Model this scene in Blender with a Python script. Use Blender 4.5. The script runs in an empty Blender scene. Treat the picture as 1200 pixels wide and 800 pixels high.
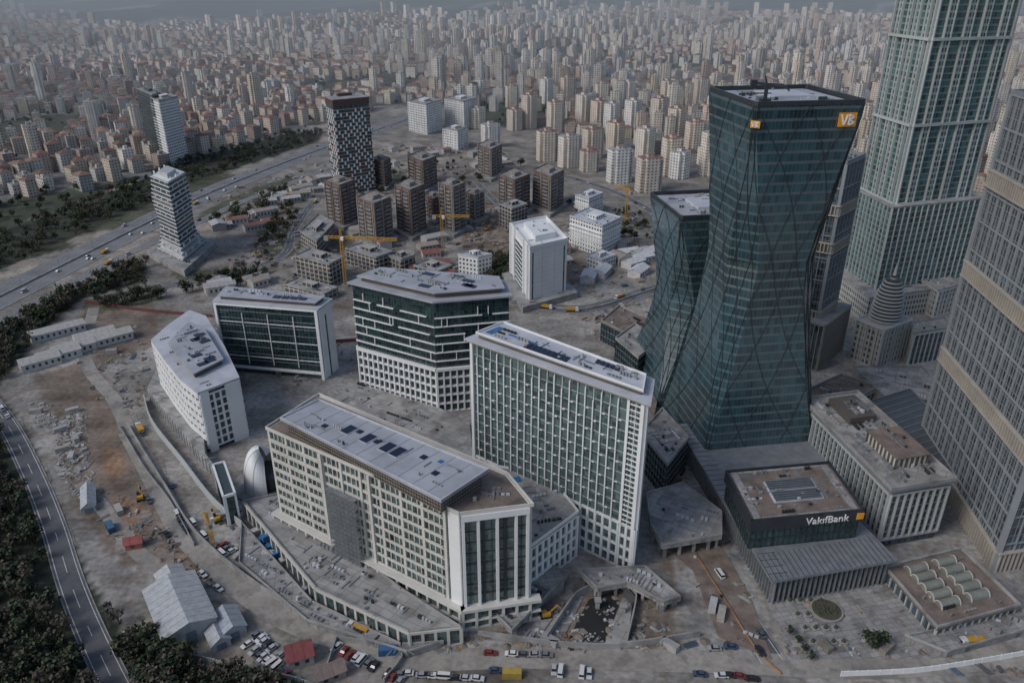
import bpy, math, random
import numpy as np
from mathutils import Vector, Matrix
random.seed(7); np.random.seed(7)
H=200.0; PITCH=math.radians(25.5); FP=900.0
CP,SP=math.cos(PITCH),math.sin(PITCH)
# ---- survey helpers: photo measurement -> plan coordinates in metres ----
def P(px,py,z=0.0):
    x=(px-600)/FP; u=-(py-400)/FP
    Y=CP+u*SP; Z=-SP+u*CP
    t=(H-z)/-Z
    return (x*t,Y*t)
def HT(ytop,ybase):
    Y=P(600,ybase)[1]; k=-(ytop-400)/FP
    return H-Y*(SP-k*CP)/(CP+k*SP)
def proj(X,Y,z):
    X=np.asarray(X,float);Y=np.asarray(Y,float)
    d=Y*CP+(H-z)*SP; d=np.where(d<1,1,d)
    return 600+FP*X/d, 400-FP*(Y*SP-(H-z)*CP)/d
def sst(a,b,x):
    t=np.clip((x-a)/(b-a),0,1); return t*t*(3-2*t)
def T(x,y):
    x=np.asarray(x,float);y=np.asarray(y,float)
    n=np.sin(x/310+1.3)*np.cos(y/420+.4)+.6*np.sin(x/170-y/260)+.5*np.cos(x/560+y/700)
    far=sst(4000,6000,y)*(92+30*np.sin(x/900+.7)+22*np.sin(x/370+2)+10*np.sin(x/190))+sst(6500,10000,y)*(150+60*np.sin(x/1300))
    return sst(1000,2600,y)*n*21+sst(2500,4500,y)*(n*8+8)+far
def inpoly(x,y,poly):
    x=np.asarray(x,float);y=np.asarray(y,float)
    r=np.zeros(x.shape,bool); n=len(poly)
    for i in range(n):
        x0,y0=poly[i];x1,y1=poly[(i+1)%n]
        if y0==y1: continue
        c=((y0>y)!=(y1>y))&(x<(x1-x0)*(y-y0)/(y1-y0)+x0)
        r^=c
    return r
def W(pts,z=0): return [P(a,b,z) for a,b in pts]
# ---- materials ----
class NG:
    def __init__(s,name):
        s.m=bpy.data.materials.new(name); s.m.use_nodes=True
        s.n=s.m.node_tree.nodes; s.l=s.m.node_tree.links
        s.b=s.n['Principled BSDF']
    def put(s,v,inp):
        if hasattr(v,'is_output'): s.l.new(v,inp)
        else: inp.default_value=v
    def math(s,op,a,b=0.0):
        n=s.n.new('ShaderNodeMath'); n.operation=op; s.put(a,n.inputs[0]); s.put(b,n.inputs[1]); return n.outputs[0]
    def mix(s,f,a,b,bt='MIX'):
        n=s.n.new('ShaderNodeMix'); n.data_type='RGBA'; n.blend_type=bt
        s.put(f,n.inputs[0])
        for v,i in ((a,6),(b,7)):
            if isinstance(v,(tuple,list)) and len(v)==3: v=(*v,1)
            s.put(v,n.inputs[i])
        return n.outputs[2]
    def noise(s,scale,detail=3,vec=None):
        n=s.n.new('ShaderNodeTexNoise'); n.inputs['Scale'].default_value=scale; n.inputs['Detail'].default_value=detail
        if vec is None:
            t=s.n.new('ShaderNodeTexCoord'); vec=t.outputs['Object']
        s.l.new(vec,n.inputs['Vector']); return n.outputs['Fac']
    def ramp(s,f,lo,hi,a=0.,b=1.):
        n=s.n.new('ShaderNodeMapRange'); s.put(f,n.inputs[0])
        n.inputs[1].default_value=lo;n.inputs[2].default_value=hi;n.inputs[3].default_value=a;n.inputs[4].default_value=b
        return n.outputs[0]
    def attr(s,name):
        n=s.n.new('ShaderNodeAttribute'); n.attribute_name=name; return n.outputs['Color']
    def gray(s,v):
        n=s.n.new('ShaderNodeCombineColor')
        for i in range(3): s.l.new(v,n.inputs[i])
        return n.outputs[0]
def simple(name,col,rough=.75,var=.3,scale=.25,metal=0,attr=False,fine=2.0,slab=0,rot=.1,stain=0):
    g=NG(name); c=g.attr('Col') if attr else (*col,1)
    f=g.ramp(g.noise(scale,4),.3,.7,1-var,1+var*.6)
    f2=g.ramp(g.noise(fine,2),.3,.7,1-var*.5,1+var*.4)
    v=g.math('MULTIPLY',f,f2)
    if slab:
        tc=g.n.new('ShaderNodeTexCoord'); mp=g.n.new('ShaderNodeMapping'); mp.inputs['Rotation'].default_value=(0,0,rot); g.l.new(tc.outputs['Object'],mp.inputs['Vector'])
        br=g.n.new('ShaderNodeTexBrick'); br.inputs['Scale'].default_value=1.0; br.inputs['Brick Width'].default_value=slab*1.6; br.inputs['Row Height'].default_value=slab; br.inputs['Mortar Size'].default_value=.09
        br.inputs['Color1'].default_value=(.82,.82,.82,1);br.inputs['Color2'].default_value=(1.12,1.12,1.12,1);br.inputs['Mortar'].default_value=(.55,.55,.55,1); br.offset=.0
        g.l.new(mp.outputs[0],br.inputs['Vector']); cc=g.mix(1.0,c,br.outputs['Color'],'MULTIPLY')
    else: cc=c
    if stain: v=g.math('MULTIPLY',v,g.ramp(g.noise(.13,7),.52,.62,1.0,1-stain))
    o=g.mix(1.0,cc,g.gray(v),'MULTIPLY')
    g.put(o,g.b.inputs['Base Color']); g.b.inputs['Roughness'].default_value=rough; g.b.inputs['Metallic'].default_value=metal
    return g.m
def winmat(name,wall,cw=3.2,ch=3.1,fw=.5,fh=.5,glass=(.05,.065,.075),attr=False,varw=.15,grough=.2,wrough=.8,jit=.7,spec=None,cloud=0):
    g=NG(name)
    uv=g.n.new('ShaderNodeUVMap').outputs[0]
    sp=g.n.new('ShaderNodeSeparateXYZ'); g.l.new(uv,sp.inputs[0])
    U,V=sp.outputs[0],sp.outputs[1]
    u=g.math('DIVIDE',U,cw); v=g.math('DIVIDE',V,ch)
    fu=g.math('ABSOLUTE',g.math('SUBTRACT',g.math('FRACT',u),.5)); fv=g.math('ABSOLUTE',g.math('SUBTRACT',g.math('FRACT',v),.5))
    mk=g.math('MULTIPLY',g.math('LESS_THAN',fu,fw/2),g.math('LESS_THAN',fv,fh/2))
    mk=g.math('MULTIPLY',mk,g.math('GREATER_THAN',V,0.0))
    cb=g.n.new('ShaderNodeCombineXYZ'); g.l.new(g.math('FLOOR',u),cb.inputs[0]); g.l.new(g.math('FLOOR',v),cb.inputs[1])
    wn=g.n.new('ShaderNodeTexWhiteNoise'); wn.noise_dimensions='2D'; g.l.new(cb.outputs[0],wn.inputs['Vector'])
    gv=g.ramp(wn.outputs['Value'],0,1,1-jit,1+jit)
    if cloud: gv=g.math('MULTIPLY',gv,g.ramp(g.noise(.035,5),.3,.7,1-cloud,1+cloud))
    gc=g.mix(1.0,(*glass,1),g.gray(gv),'MULTIPLY')
    base=g.attr('Col') if attr else (*wall,1)
    wv=g.gray(g.ramp(g.noise(.12,4),.3,.7,1-varw,1+varw))
    wc=g.mix(1.0,base,wv,'MULTIPLY')
    g.put(g.mix(mk,wc,gc),g.b.inputs['Base Color'])
    g.put(g.ramp(mk,0,1,wrough,grough),g.b.inputs['Roughness'])
    if spec: g.b.inputs['IOR'].default_value=spec
    return g.m
M_={}
def mk():
    m=M_
    m['stone']=simple('cream_stone',(.50,.485,.44),.8,.12,.1)
    m['astone']=simple('pale_stone_panel',(.56,.55,.51),.75,.12,.1)
    m['tstone']=simple('warm_grey_stone',(.29,.275,.245),.75,.15,.1)
    m['pgrey']=simple('pale_grey_cladding',(.42,.445,.44),.6,.12,.05)
    m['kgrey']=simple('blue_grey_frame',(.27,.295,.315),.55,.12,.05)
    m['mgrey']=simple('mid_grey_cladding',(.24,.265,.28),.6,.15,.05)
    m['white']=simple('white_cladding',(.74,.75,.75),.55,.08,.08)
    m['conc']=simple('concrete',(.31,.308,.30),.85,.3,.12,stain=.25)
    m['deck']=simple('precast_deck',(.33,.325,.315),.85,.25,.12,slab=3.0,rot=.55,stain=.35)
    m['roof']=simple('grey_roof_membrane',(.37,.385,.42),.7,.16,.08,stain=.12)
    m['roofl']=simple('pale_roof_membrane',(.47,.49,.53),.7,.14,.08,stain=.12)
    m['rooft']=simple('brown_roof_gravel',(.20,.16,.135),.9,.35,.2,stain=.2)
    m['metal']=simple('dark_metal',(.06,.07,.08),.45,.2,.3,.5)
    m['grey']=simple('grey_metal',(.25,.27,.29),.5,.2,.3,.3)
    m['louvre']=simple('bronze_louvre',(.10,.09,.08),.6,.2,.3)
    m['bronze']=simple('bronze_panel',(.34,.29,.24),.5,.15,.3)
    m['blue']=simple('blue_tarpaulin',(.03,.16,.36),.5,.3,.3)
    m['solar']=simple('solar_panel',(.012,.018,.04),.2,.2,.3)
    m['yellow']=simple('yellow_paint',(.50,.28,.04),.5,.15,.3)
    m['asph']=simple('asphalt',(.115,.12,.128),.85,.25,.06,fine=.6,stain=.15)
    m['asphh']=simple('worn_asphalt',(.18,.185,.19),.85,.2,.04,fine=.5)
    m['asphd']=simple('new_asphalt',(.018,.018,.02),.8,.3,.1)
    m['line']=simple('road_paint',(.6,.6,.58),.7,.2,.4)
    m['pave']=simple('paving',(.30,.295,.285),.85,.25,.08,fine=.7,slab=2.0,rot=-.2,stain=.3)
    m['any']=simple('mixed_site_paint',(1,1,1),.7,.18,.5,attr=True)
    m['gl']=winmat('green_glass',(.035,.05,.05),1.7,2.1,.9,.9,(.024,.052,.056),grough=.08,wrough=.4,jit=.6,spec=1.8,cloud=.4)
    m['gl2']=winmat('grey_glass',(.07,.08,.08),1.5,2.1,.88,.88,(.055,.085,.09),grough=.1,wrough=.4,jit=.7,spec=1.7,cloud=.3)
    m['glW']=winmat('pale_green_glass',(.10,.12,.12),1.7,2.1,.9,.86,(.078,.125,.128),grough=.1,wrough=.4,jit=.5,spec=1.8,cloud=.4)
    m['glT']=winmat('teal_tower_glass',(.085,.12,.135),1.6,4.0,.93,.74,(.032,.070,.084),grough=.14,wrough=.3,jit=.32,spec=1.9,cloud=.55)
    m['glB']=winmat('blue_glass',(.06,.07,.08),1.4,3.8,.85,.75,(.05,.078,.105),grough=.1,wrough=.4,jit=.7,spec=1.7,cloud=.3)
    m['city']=winmat('apartment_wall',(1,1,1),3.3,3.1,.42,.46,(.11,.12,.13),attr=True)
    m['brown']=winmat('brown_brick_facade',(.19,.14,.12),2.6,3.3,.62,.55,(.06,.065,.07),jit=.8)
    m['frame']=winmat('bare_concrete_frame',(.38,.365,.34),4.4,3.4,.78,.72,(.05,.047,.045),jit=.6,grough=.9)
    m['bark']=simple('bark',(.06,.045,.035),.9)
    m['tyre']=simple('tyre',(.02,.02,.02),.9)
    m['cglass']=simple('car_glass',(.015,.02,.025),.1)
    m['orange']=simple('orange_sign_face',(.75,.33,.03),.4,.05)
    m['dorange']=simple('faded_orange_barrier',(.36,.20,.10),.7,.3)
    m['leaf']=simple('foliage',(1,1,1),.85,.45,.06,attr=True)
mk()
# ---- mesh builder ----
class MB:
    def __init__(s): s.v=[];s.f=[];s.uv=[];s.c=[];s.mi=[]
    def face(s,pts,uv=None,col=(1,1,1),mi=0):
        n=len(s.v); s.v.extend(pts); s.f.append(tuple(range(n,n+len(pts))))
        s.uv.extend(uv if uv else [(0,-5)]*len(pts)); s.c.append(col); s.mi.append(mi)
    def prism(s,poly,z0,z1,col=(1,1,1),rcol=None,mi=0,rmi=None,top=True,bottom=False):
        u=0
        for i in range(len(poly)):
            a=poly[i];b=poly[(i+1)%len(poly)]; L=math.dist(a,b)
            s.face([(a[0],a[1],z0),(b[0],b[1],z0),(b[0],b[1],z1),(a[0],a[1],z1)],[(u,.01),(u+L,.01),(u+L,z1-z0),(u,z1-z0)],col,mi); u+=L+7.3
        if top: s.face([(p[0],p[1],z1) for p in poly],None,rcol or col,mi if rmi is None else rmi)
        if bottom: s.face([(p[0],p[1],z0) for p in reversed(poly)],None,col,mi)
    def box(s,cx,cy,z0,sx,sy,sz,rot=0,col=(1,1,1),mi=0):
        c,q=math.cos(rot),math.sin(rot)
        poly=[(cx+c*a-q*b,cy+q*a+c*b) for a,b in((-sx/2,-sy/2),(sx/2,-sy/2),(sx/2,sy/2),(-sx/2,sy/2))]
        s.prism(poly,z0,z0+sz,col,mi=mi,bottom=True)
    def wbox(s,p0,u,n,s0,s1,z0,z1,d0,d1,col=(1,1,1),mi=0):
        q=[(p0[0]+u[0]*a+n[0]*d,p0[1]+u[1]*a+n[1]*d) for a,d in((s0,d1),(s1,d1),(s1,d0),(s0,d0))]
        s.prism(q,z0,z1,col,mi=mi,bottom=True)
    def beam(s,a,b,w,col=(1,1,1),mi=0):
        a=Vector(a);b=Vector(b);d=(b-a)
        if d.length<1e-4: return
        d.normalize(); up=Vector((0,0,1)) if abs(d.z)<.9 else Vector((1,0,0))
        x=d.cross(up).normalized()*w/2; y=d.cross(x).normalized()*w/2
        A=[a-x-y,a+x-y,a+x+y,a-x+y];B=[b-x-y,b+x-y,b+x+y,b-x+y]
        for i in range(4):
            j=(i+1)%4; s.face([tuple(A[i]),tuple(A[j]),tuple(B[j]),tuple(B[i])],None,col,mi)
        s.face([tuple(p) for p in reversed(A)],None,col,mi); s.face([tuple(p) for p in B],None,col,mi)
    def cyl(s,cx,cy,z0,r,h,n=12,col=(1,1,1),mi=0,r2=None):
        r2=r if r2 is None else r2
        a=[(cx+r*math.cos(2*math.pi*i/n),cy+r*math.sin(2*math.pi*i/n),z0) for i in range(n)]
        b=[(cx+r2*math.cos(2*math.pi*i/n),cy+r2*math.sin(2*math.pi*i/n),z0+h) for i in range(n)]
        for i in range(n):
            j=(i+1)%n; s.face([a[i],a[j],b[j],b[i]],None,col,mi)
        s.face(b,None,col,mi)
    def mesh(s,name,mats):
        me=bpy.data.meshes.new(name); me.from_pydata(s.v,[],s.f)
        for m in mats: me.materials.append(M_[m] if isinstance(m,str) else m)
        uvl=me.uv_layers.new(name='UVMap'); uvl.data.foreach_set('uv',np.array(s.uv,dtype=np.float32).ravel())
        ca=me.attributes.new('Col','FLOAT_COLOR','FACE')
        c=np.ones((len(s.f),4),np.float32); c[:,:3]=np.array(s.c,dtype=np.float32); ca.data.foreach_set('color',c.ravel())
        if len(mats)>1: me.polygons.foreach_set('material_index',np.array(s.mi,dtype=np.int32))
        me.update(); return me
    def obj(s,name,mats,parent=None):
        o=bpy.data.objects.new(name,s.mesh(name,mats)); bpy.context.scene.collection.objects.link(o)
        if parent: o.parent=parent
        return o
class Bld:
    def __init__(s,name):
        s.name=name; s.p={}
    def __call__(s,part,mat):
        k=(part,mat)
        if k not in s.p: s.p[k]=MB()
        return s.p[k]
    def finish(s):
        e=bpy.data.objects.new(s.name,None); bpy.context.scene.collection.objects.link(e)
        for (part,mat),mb in s.p.items():
            if mb.f: mb.obj(part,[mat],e)
        return e
def offs(poly,d):
    n=len(poly); out=[]
    for i in range(n):
        a=Vector(poly[i-1]);b=Vector(poly[i]);c=Vector(poly[(i+1)%n])
        u=(b-a).normalized();v=(c-b).normalized()
        n1=Vector((u.y,-u.x));n2=Vector((v.y,-v.x)); m=(n1+n2)
        k=d*2/max(m.length_squared,.3); p=b+m*k
        out.append((p.x,p.y))
    return out
def ccw(poly):
    a=sum(poly[i-1][0]*poly[i][1]-poly[i][0]*poly[i-1][1] for i in range(len(poly)))
    return poly if a>0 else poly[::-1]
def quad(L,F,R,z=0):
    L,F,R=P(*L,z),P(*F,z),P(*R,z)
    return [L,F,R,(L[0]+R[0]-F[0],L[1]+R[1]-F[1])]
def edge(poly,i):
    a=Vector(poly[i]);b=Vector(poly[(i+1)%len(poly)]);u=(b-a);L=u.length;u.normalize()
    return (a.x,a.y),(u.x,u.y),(u.y,-u.x),L
def grid(B,poly,i,z0,z1,sx,fh,vm,hm,vw=.4,vd=.5,hh=.6,hd=.35,s0=0,s1=None):
    p,u,n,L=edge(poly,i)
    if s1 is None: s1=L
    nx=max(1,round((s1-s0)/sx)); ny=max(1,round((z1-z0)/fh)); dz=(z1-z0)/ny; dx=(s1-s0)/nx
    if vm:
        V=B('vertical_fins',vm)
        for k in range(nx+1):
            x=s0+k*dx; V.wbox(p,u,n,x-vw/2,x+vw/2,z0,z1,-.05,vd)
    if hm:
        Hh=B('floor_bands',hm)
        for r in range(ny+1):
            z=z0+r*dz; Hh.wbox(p,u,n,s0-.1,s1+.1,z-hh/2,z+hh/2,-.06,hd)
def parapet(B,poly,z,h=1.2,w=.5,mat='conc',out=.2):
    o=offs(poly,out); 
    m=B('parapet',mat)
    for i in range(len(o)):
        p,u,n,L=edge(o,i); m.wbox(p,u,n,-0.001*i,L-w,z-.3,z+h+.003*i,-w,0)
def rnd_in(poly,rr=random):
    xs=[p[0] for p in poly];ys=[p[1] for p in poly]
    for _ in range(60):
        x=rr.uniform(min(xs),max(xs));y=rr.uniform(min(ys),max(ys))
        if inpoly(np.array([x]),np.array([y]),poly)[0]: return x,y
    return sum(xs)/len(xs),sum(ys)/len(ys)
def clutter(B,poly,z,n,rot=0,big=4,mats=('grey','conc','roofl','grey','metal')):
    ip=offs(poly,-1.8); c,s=math.cos(rot),math.sin(rot); placed=0
    while placed<n:
        x,y=rnd_in(ip); g=3.0; a=round((x*c+y*s)/g)*g; b=round((-x*s+y*c)/g)*g
        m=random.choice(mats); k=random.choice((1,1,2,4)); w=random.uniform(.7,big*.6); d=random.uniform(.6,big*.4); hh=random.uniform(.4,1.5)
        for q in range(k):
            aa=a+q*(w+.5); X,Y=aa*c-b*s,aa*s+b*c
            if inpoly(np.array([X]),np.array([Y]),ip)[0]: B('roof_plant',m).box(X,Y,z,w,d,hh,rot)
            placed+=1
    for k in range(n//3):
        x,y=rnd_in(offs(poly,-4)); L=random.uniform(3,7)
        B('roof_pipes','grey').box(x,y,z,L,.3,.35,rot+random.choice((0,math.pi/2)))
def ang(poly,i=0):
    a,b=poly[i],poly[(i+1)%len(poly)]; return math.atan2(b[1]-a[1],b[0]-a[0])
def lerp2(a,b,t): return (a[0]+(b[0]-a[0])*t,a[1]+(b[1]-a[1])*t)
def quadpt(poly,s,t): return lerp2(lerp2(poly[0],poly[1],s),lerp2(poly[3],poly[2],s),t)
def strip(poly,s0,s1,t0,t1): return [quadpt(poly,s0,t0),quadpt(poly,s1,t0),quadpt(poly,s1,t1),quadpt(poly,s0,t1)]

# ================= A : long office in front =================
def bldA():
    B=Bld('long_stone_office_building'); h=47
    poly=ccw(W([(316,503),(540,602),(620,592),(592,558),(374,466)],h))
    i0=poly.index(P(316,503,h)); poly=poly[i0:]+poly[:i0]
    B('glazing','glW').prism(poly,0,h)
    _,_,_,L=edge(poly,0)
    for i in (0,2,3,4):
        LL=edge(poly,i)[3]*(.93 if i==0 else 1)
        grid(B,poly,i,9,h,9.2 if i==0 else 4.6,4.2,'astone','astone',vw=1.1,vd=.8,hh=1.1,hd=.5,s0=0,s1=LL)
        grid(B,poly,i,9,h,2.3,4.2,'astone',None,vw=.35,vd=.4,s0=0,s1=LL)
    p,u,n,_=edge(poly,0); m=B('balconies','astone')
    for r in range(9):
        z=9+r*4.22
        m.wbox(p,u,n,1,L*.30,z+.75,z+1.35,1.0,1.5); m.wbox(p,u,n,1,L*.30,z+.0,z+.35,.5,1.49)
        m.wbox(p,u,n,L*.58,L*.92,z+.75,z+1.3,.9,1.3)
        for k in range(14):
            if random.random()<.35:
                s=L*(.02+.9*random.random()); B('open_bays','metal').wbox(p,u,n,s,s+1.6,z+.7,z+3.3,.0,.12)
    for s in(.30,.56): m.wbox(p,u,n,L*s,L*s+1.2,9,h,0,1.4)
    q=offs(poly,3.0); B('base','stone').prism(q,0,1.2)
    for i in(0,1):
        pp,uu,nn,LL=edge(q,i); mm=B('base_colonnade','astone'); g=B('base_glazing','gl2')
        g.wbox(pp,uu,nn,.5,LL-.5,1.2,8,-1.6,-1)
        k=0
        while k<LL: mm.wbox(pp,uu,nn,k,k+.9,0,8.4,-1,0.05); k+=4.6
        mm.wbox(pp,uu,nn,-.1,LL+.1,8.3,9.4,-3.2,.2)
        mm.wbox(pp,uu,nn,-.1,LL+.1,4.1,4.6,-1.2,.03)
    grid(B,poly,1,9,h-3,2.4,4.2,'metal','metal',vw=.14,vd=.3,hh=.3,hd=.2)
    p,u,n,L1=edge(poly,1); m=B('white_frame','white')
    for s in (0,.22,.5,.78,.955): m.wbox(p,u,n,s*L1,s*L1+.9,3,h-1,-.2,1.4)
    m.wbox(p,u,n,0,L1,h-2.2,h+.1,-.2,1.6)
    B('dark_panels','metal').wbox(p,u,n,.3*L1,.34*L1,9,h-3,.1,.5); B('dark_panels','metal').wbox(p,u,n,.62*L1,.66*L1,9,h-3,.1,.5)
    p,u,n,L0=edge(poly,0); m.wbox(p,u,n,L0*.95,L0-.02,9,h,-.2,1.1)
    B('terrace','rooft').prism(offs(poly,1.0),h+.02,h+.5,bottom=True)
    parapet(B,poly,h+.5,1.0,.4,'astone',1.1)
    pent=W([(328,490),(517,587),(573,550),(374,468)],h+7)
    B('penthouse_louvres','louvre').prism(offs(pent,-2.0),h+.5,h+6.2)
    for i in range(4): grid(B,offs(pent,-2.0),i,h+.6,h+6,1.2,1.4,'metal','bronze',vw=.12,vd=.12,hh=.18,hd=.1)
    B('roof_slab','roof').prism(pent,h+6.2,h+7,bottom=True)
    parapet(B,pent,h+7,.5,.5,'roofl',0)
    for s in (.30,.42,.54,.60):
        B('skylights','solar').prism(strip(pent,s,s+.045,.40,.66),h+7,h+7.4); B('skylight_kerbs','roofl').prism(strip(pent,s-.004,s+.049,.385,.675),h+7,h+7.25)
    for s,t in((.36,.55),(.48,.5),(.72,.62),(.2,.3),(.84,.4)):
        B('skylights','solar').prism(strip(pent,s,s+.025,t,t+.1),h+7,h+7.35)
    for k in range(1,12): B('roof_seams','grey').beam((*quadpt(pent,k/12,.02),h+7.02),(*quadpt(pent,k/12,.98),h+7.02),.12)
    B('tarpaulin','blue').prism(strip(pent,.80,.82,.70,.78),h+7,h+7.2)
    B('tarpaulin','blue').prism(strip(pent,.15,.17,.1,.15),h+7,h+7.5)
    clutter(B,pent,h+7,20,ang(pent),1.2)
    end=W([(522,597),(590,588),(612,588),(580,562)],h)
    clutter(B,ccw(end),h+.5,16,0,2)
    B.finish()
    s=MB(); p,u,n,L=edge(poly,0)
    x0=L*.36;wd=14;zt=h-12
    for i in range(8):
        for d in (2.9,4.6):
            a=(p[0]+u[0]*(x0+i*wd/7)+n[0]*d,p[1]+u[1]*(x0+i*wd/7)+n[1]*d); s.beam((*a,0),(*a,zt),.16)
    k=0
    while k<zt:
        for d in(2.9,4.6):
            a=(p[0]+u[0]*x0+n[0]*d,p[1]+u[1]*x0+n[1]*d);b=(p[0]+u[0]*(x0+wd)+n[0]*d,p[1]+u[1]*(x0+wd)+n[1]*d)
            s.beam((*a,k+2),(*b,k+2),.14); s.beam((*a,k+1),(*b,k+1),.08)
        for i in range(7):
            a=(p[0]+u[0]*(x0+i*wd/7)+n[0]*4.6,p[1]+u[1]*(x0+i*wd/7)+n[1]*4.6);b=(p[0]+u[0]*(x0+(i+1)*wd/7)+n[0]*4.6,p[1]+u[1]*(x0+(i+1)*wd/7)+n[1]*4.6)
            s.beam((*a,k),(*b,k+2),.1)
        s.wbox(p,u,n,x0,x0+wd,k+1.95,k+2.05,3.0,4.4)
        k+=2
    s.obj('scaffolding',['grey'])
bldA()
# ================= B : tall white glazed slab =================
def bldB():
    B=Bld('glazed_office_slab'); h=HT(470,668)
    poly=W([(552,399),(757,472),(761,448),(590,384)],h)
    B('glazing','glW').prism(poly,0,h)
    for i in range(4):
        p,u,n,L=edge(poly,i)
        grid(B,poly,i,20,h-1,3.3,4.3,'white','pgrey',vw=.20,vd=.40,hh=.24,hd=.14)
        for s in (0,L-1.3): B('corner_frame','white').wbox(p,u,n,s,s+1.3,0,h,-.2,.9)
    p,u,n,L=edge(poly,0)
    nx=round(L/3.3); dx=L/nx
    for k in range(1,nx-2):
        for r in range(6):
            z=20+r*8.5+(4.25 if k%2 else 0)
            if z+8<h: B('vertical_fins','white').wbox(p,u,n,k*dx-.22,k*dx+.22,z,z+8.2,.3,.75)
            if z+8<h: B('fin_caps','white').wbox(p,u,n,k*dx-.22,k*dx+1.5,z-.12,z+.18,.1,.5)
    for i in(0,1): grid(B,poly,i,0,20,3.3,5,'white','white',vw=1.0,vd=.7,hh=1.1,hd=.5)
    B('corner_frame','white').wbox(p,u,n,L-6.6,L-5.6,0,h,-.1,.7)
    grid(B,poly,0,20,h,1.1,2.15,'metal','white',vw=.1,vd=.3,hh=.35,hd=.5,s0=L-5.5,s1=L-1.4)
    B('soffit','bronze').prism(offs(poly,1.6),h,h+.5,bottom=True)
    B('roof_slab','roofl').prism(offs(poly,1.8),h+.5,h+1.0,bottom=True)
    up=offs(poly,-1.2); B('roof_storey','louvre').prism(offs(up,-.8),h+1.0,h+2.6)
    B('upper_roof','roofl').prism(up,h+2.6,h+3.1,bottom=True)
    z=h+3.1
    for k in range(9):
        s=.30+.03*k
        B('solar_panels','solar').prism(strip(up,s,s+.024,.12,.42),z,z+.35)
    for k in range(5):
        s=.70+.03*k; B('solar_panels','solar').prism(strip(up,s,s+.024,.62,.86),z,z+.35)
    B('tarpaulin','blue').prism(strip(up,.14,.34,.46,.52),z,z+.3)
    B('tarpaulin','blue').prism(strip(up,.03,.07,.2,.7),z,z+.25)
    clutter(B,up,z,40,ang(up),2.2)
    parapet(B,up,z,.7,.4,'white',0)
    pod=ccw(W([(560,548),(621,642),(676,602),(640,556)],20))
    B('podium_glazing','glW').prism(pod,0,20)
    for i in range(4): grid(B,pod,i,0,19.5,3.4,4.9,'white','white',vw=1.2,vd=.6,hh=1.1,hd=.45)
    B('podium_roof','deck').prism(offs(pod,.6),20,20.8,bottom=True); parapet(B,pod,20.8,1,.4,'white',.6)
    clutter(B,pod,20.8,30,.3,3); q=rnd_in(offs(pod,-4)); B('tarpaulin','blue').box(q[0],q[1],20.8,4,3,.4,.4)
    B.finish()
bldB()
# ================= C : glass and white block =================
def bldC():
    B=Bld('glass_office_block'); h=HT(354,482)
    poly=ccw(W([(413,332),(508,354),(596,347),(588,331),(445,320)],h))
    i0=poly.index(P(413,332,h)); poly=poly[i0:]+poly[:i0]
    B('glazing','gl').prism(poly,0,h)
    rr=random.Random(8)
    for i in range(len(poly)):
        grid(B,poly,i,24,h,1.8,4.6,'metal',None,vw=.12,vd=.12)
        p,u,n,L=edge(poly,i); m=B('white_bands','white')
        for r in range(1,8):
            z=24+r*4.6
            if z>h-4: break
            if r%2==1 or r<3: m.wbox(p,u,n,-.3,L+.3,z-.2,z+.2,0,.9)
            else:
                s=0
                while s<L-4:
                    e=min(L,s+rr.uniform(10,24)); m.wbox(p,u,n,s,e,z-.2,z+.2,0,.9); s=e+rr.uniform(3,7)
            for q in range(2):
                x=rr.uniform(1,L-1); m.wbox(p,u,n,x,x+.35,z+.21,z+4.39,0,.8)
        grid(B,poly,i,0,24,3.2,4.8,'white','white',vw=.75,vd=1.2,hh=1.0,hd=1.0)
        m.wbox(p,u,n,-.2,L+.2,23.4,24.8,-.1,1.7)
    B('roof_overhang','roof').prism(offs(poly,1.8),h,h+.9,bottom=True)
    up=offs(poly,-3); B('plant_storey','louvre').prism(up,h+.9,h+3.4)
    B('upper_roof','roof').prism(offs(up,1.5),h+3.4,h+4,bottom=True)
    clutter(B,offs(up,.5),h+4,46,ang(poly),3)
    for k in range(5):
        x,y=rnd_in(offs(up,-3)); B('solar_panels','solar').box(x,y,h+4,6,3,.4,ang(poly))
    B.finish()
bldC()
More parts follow.
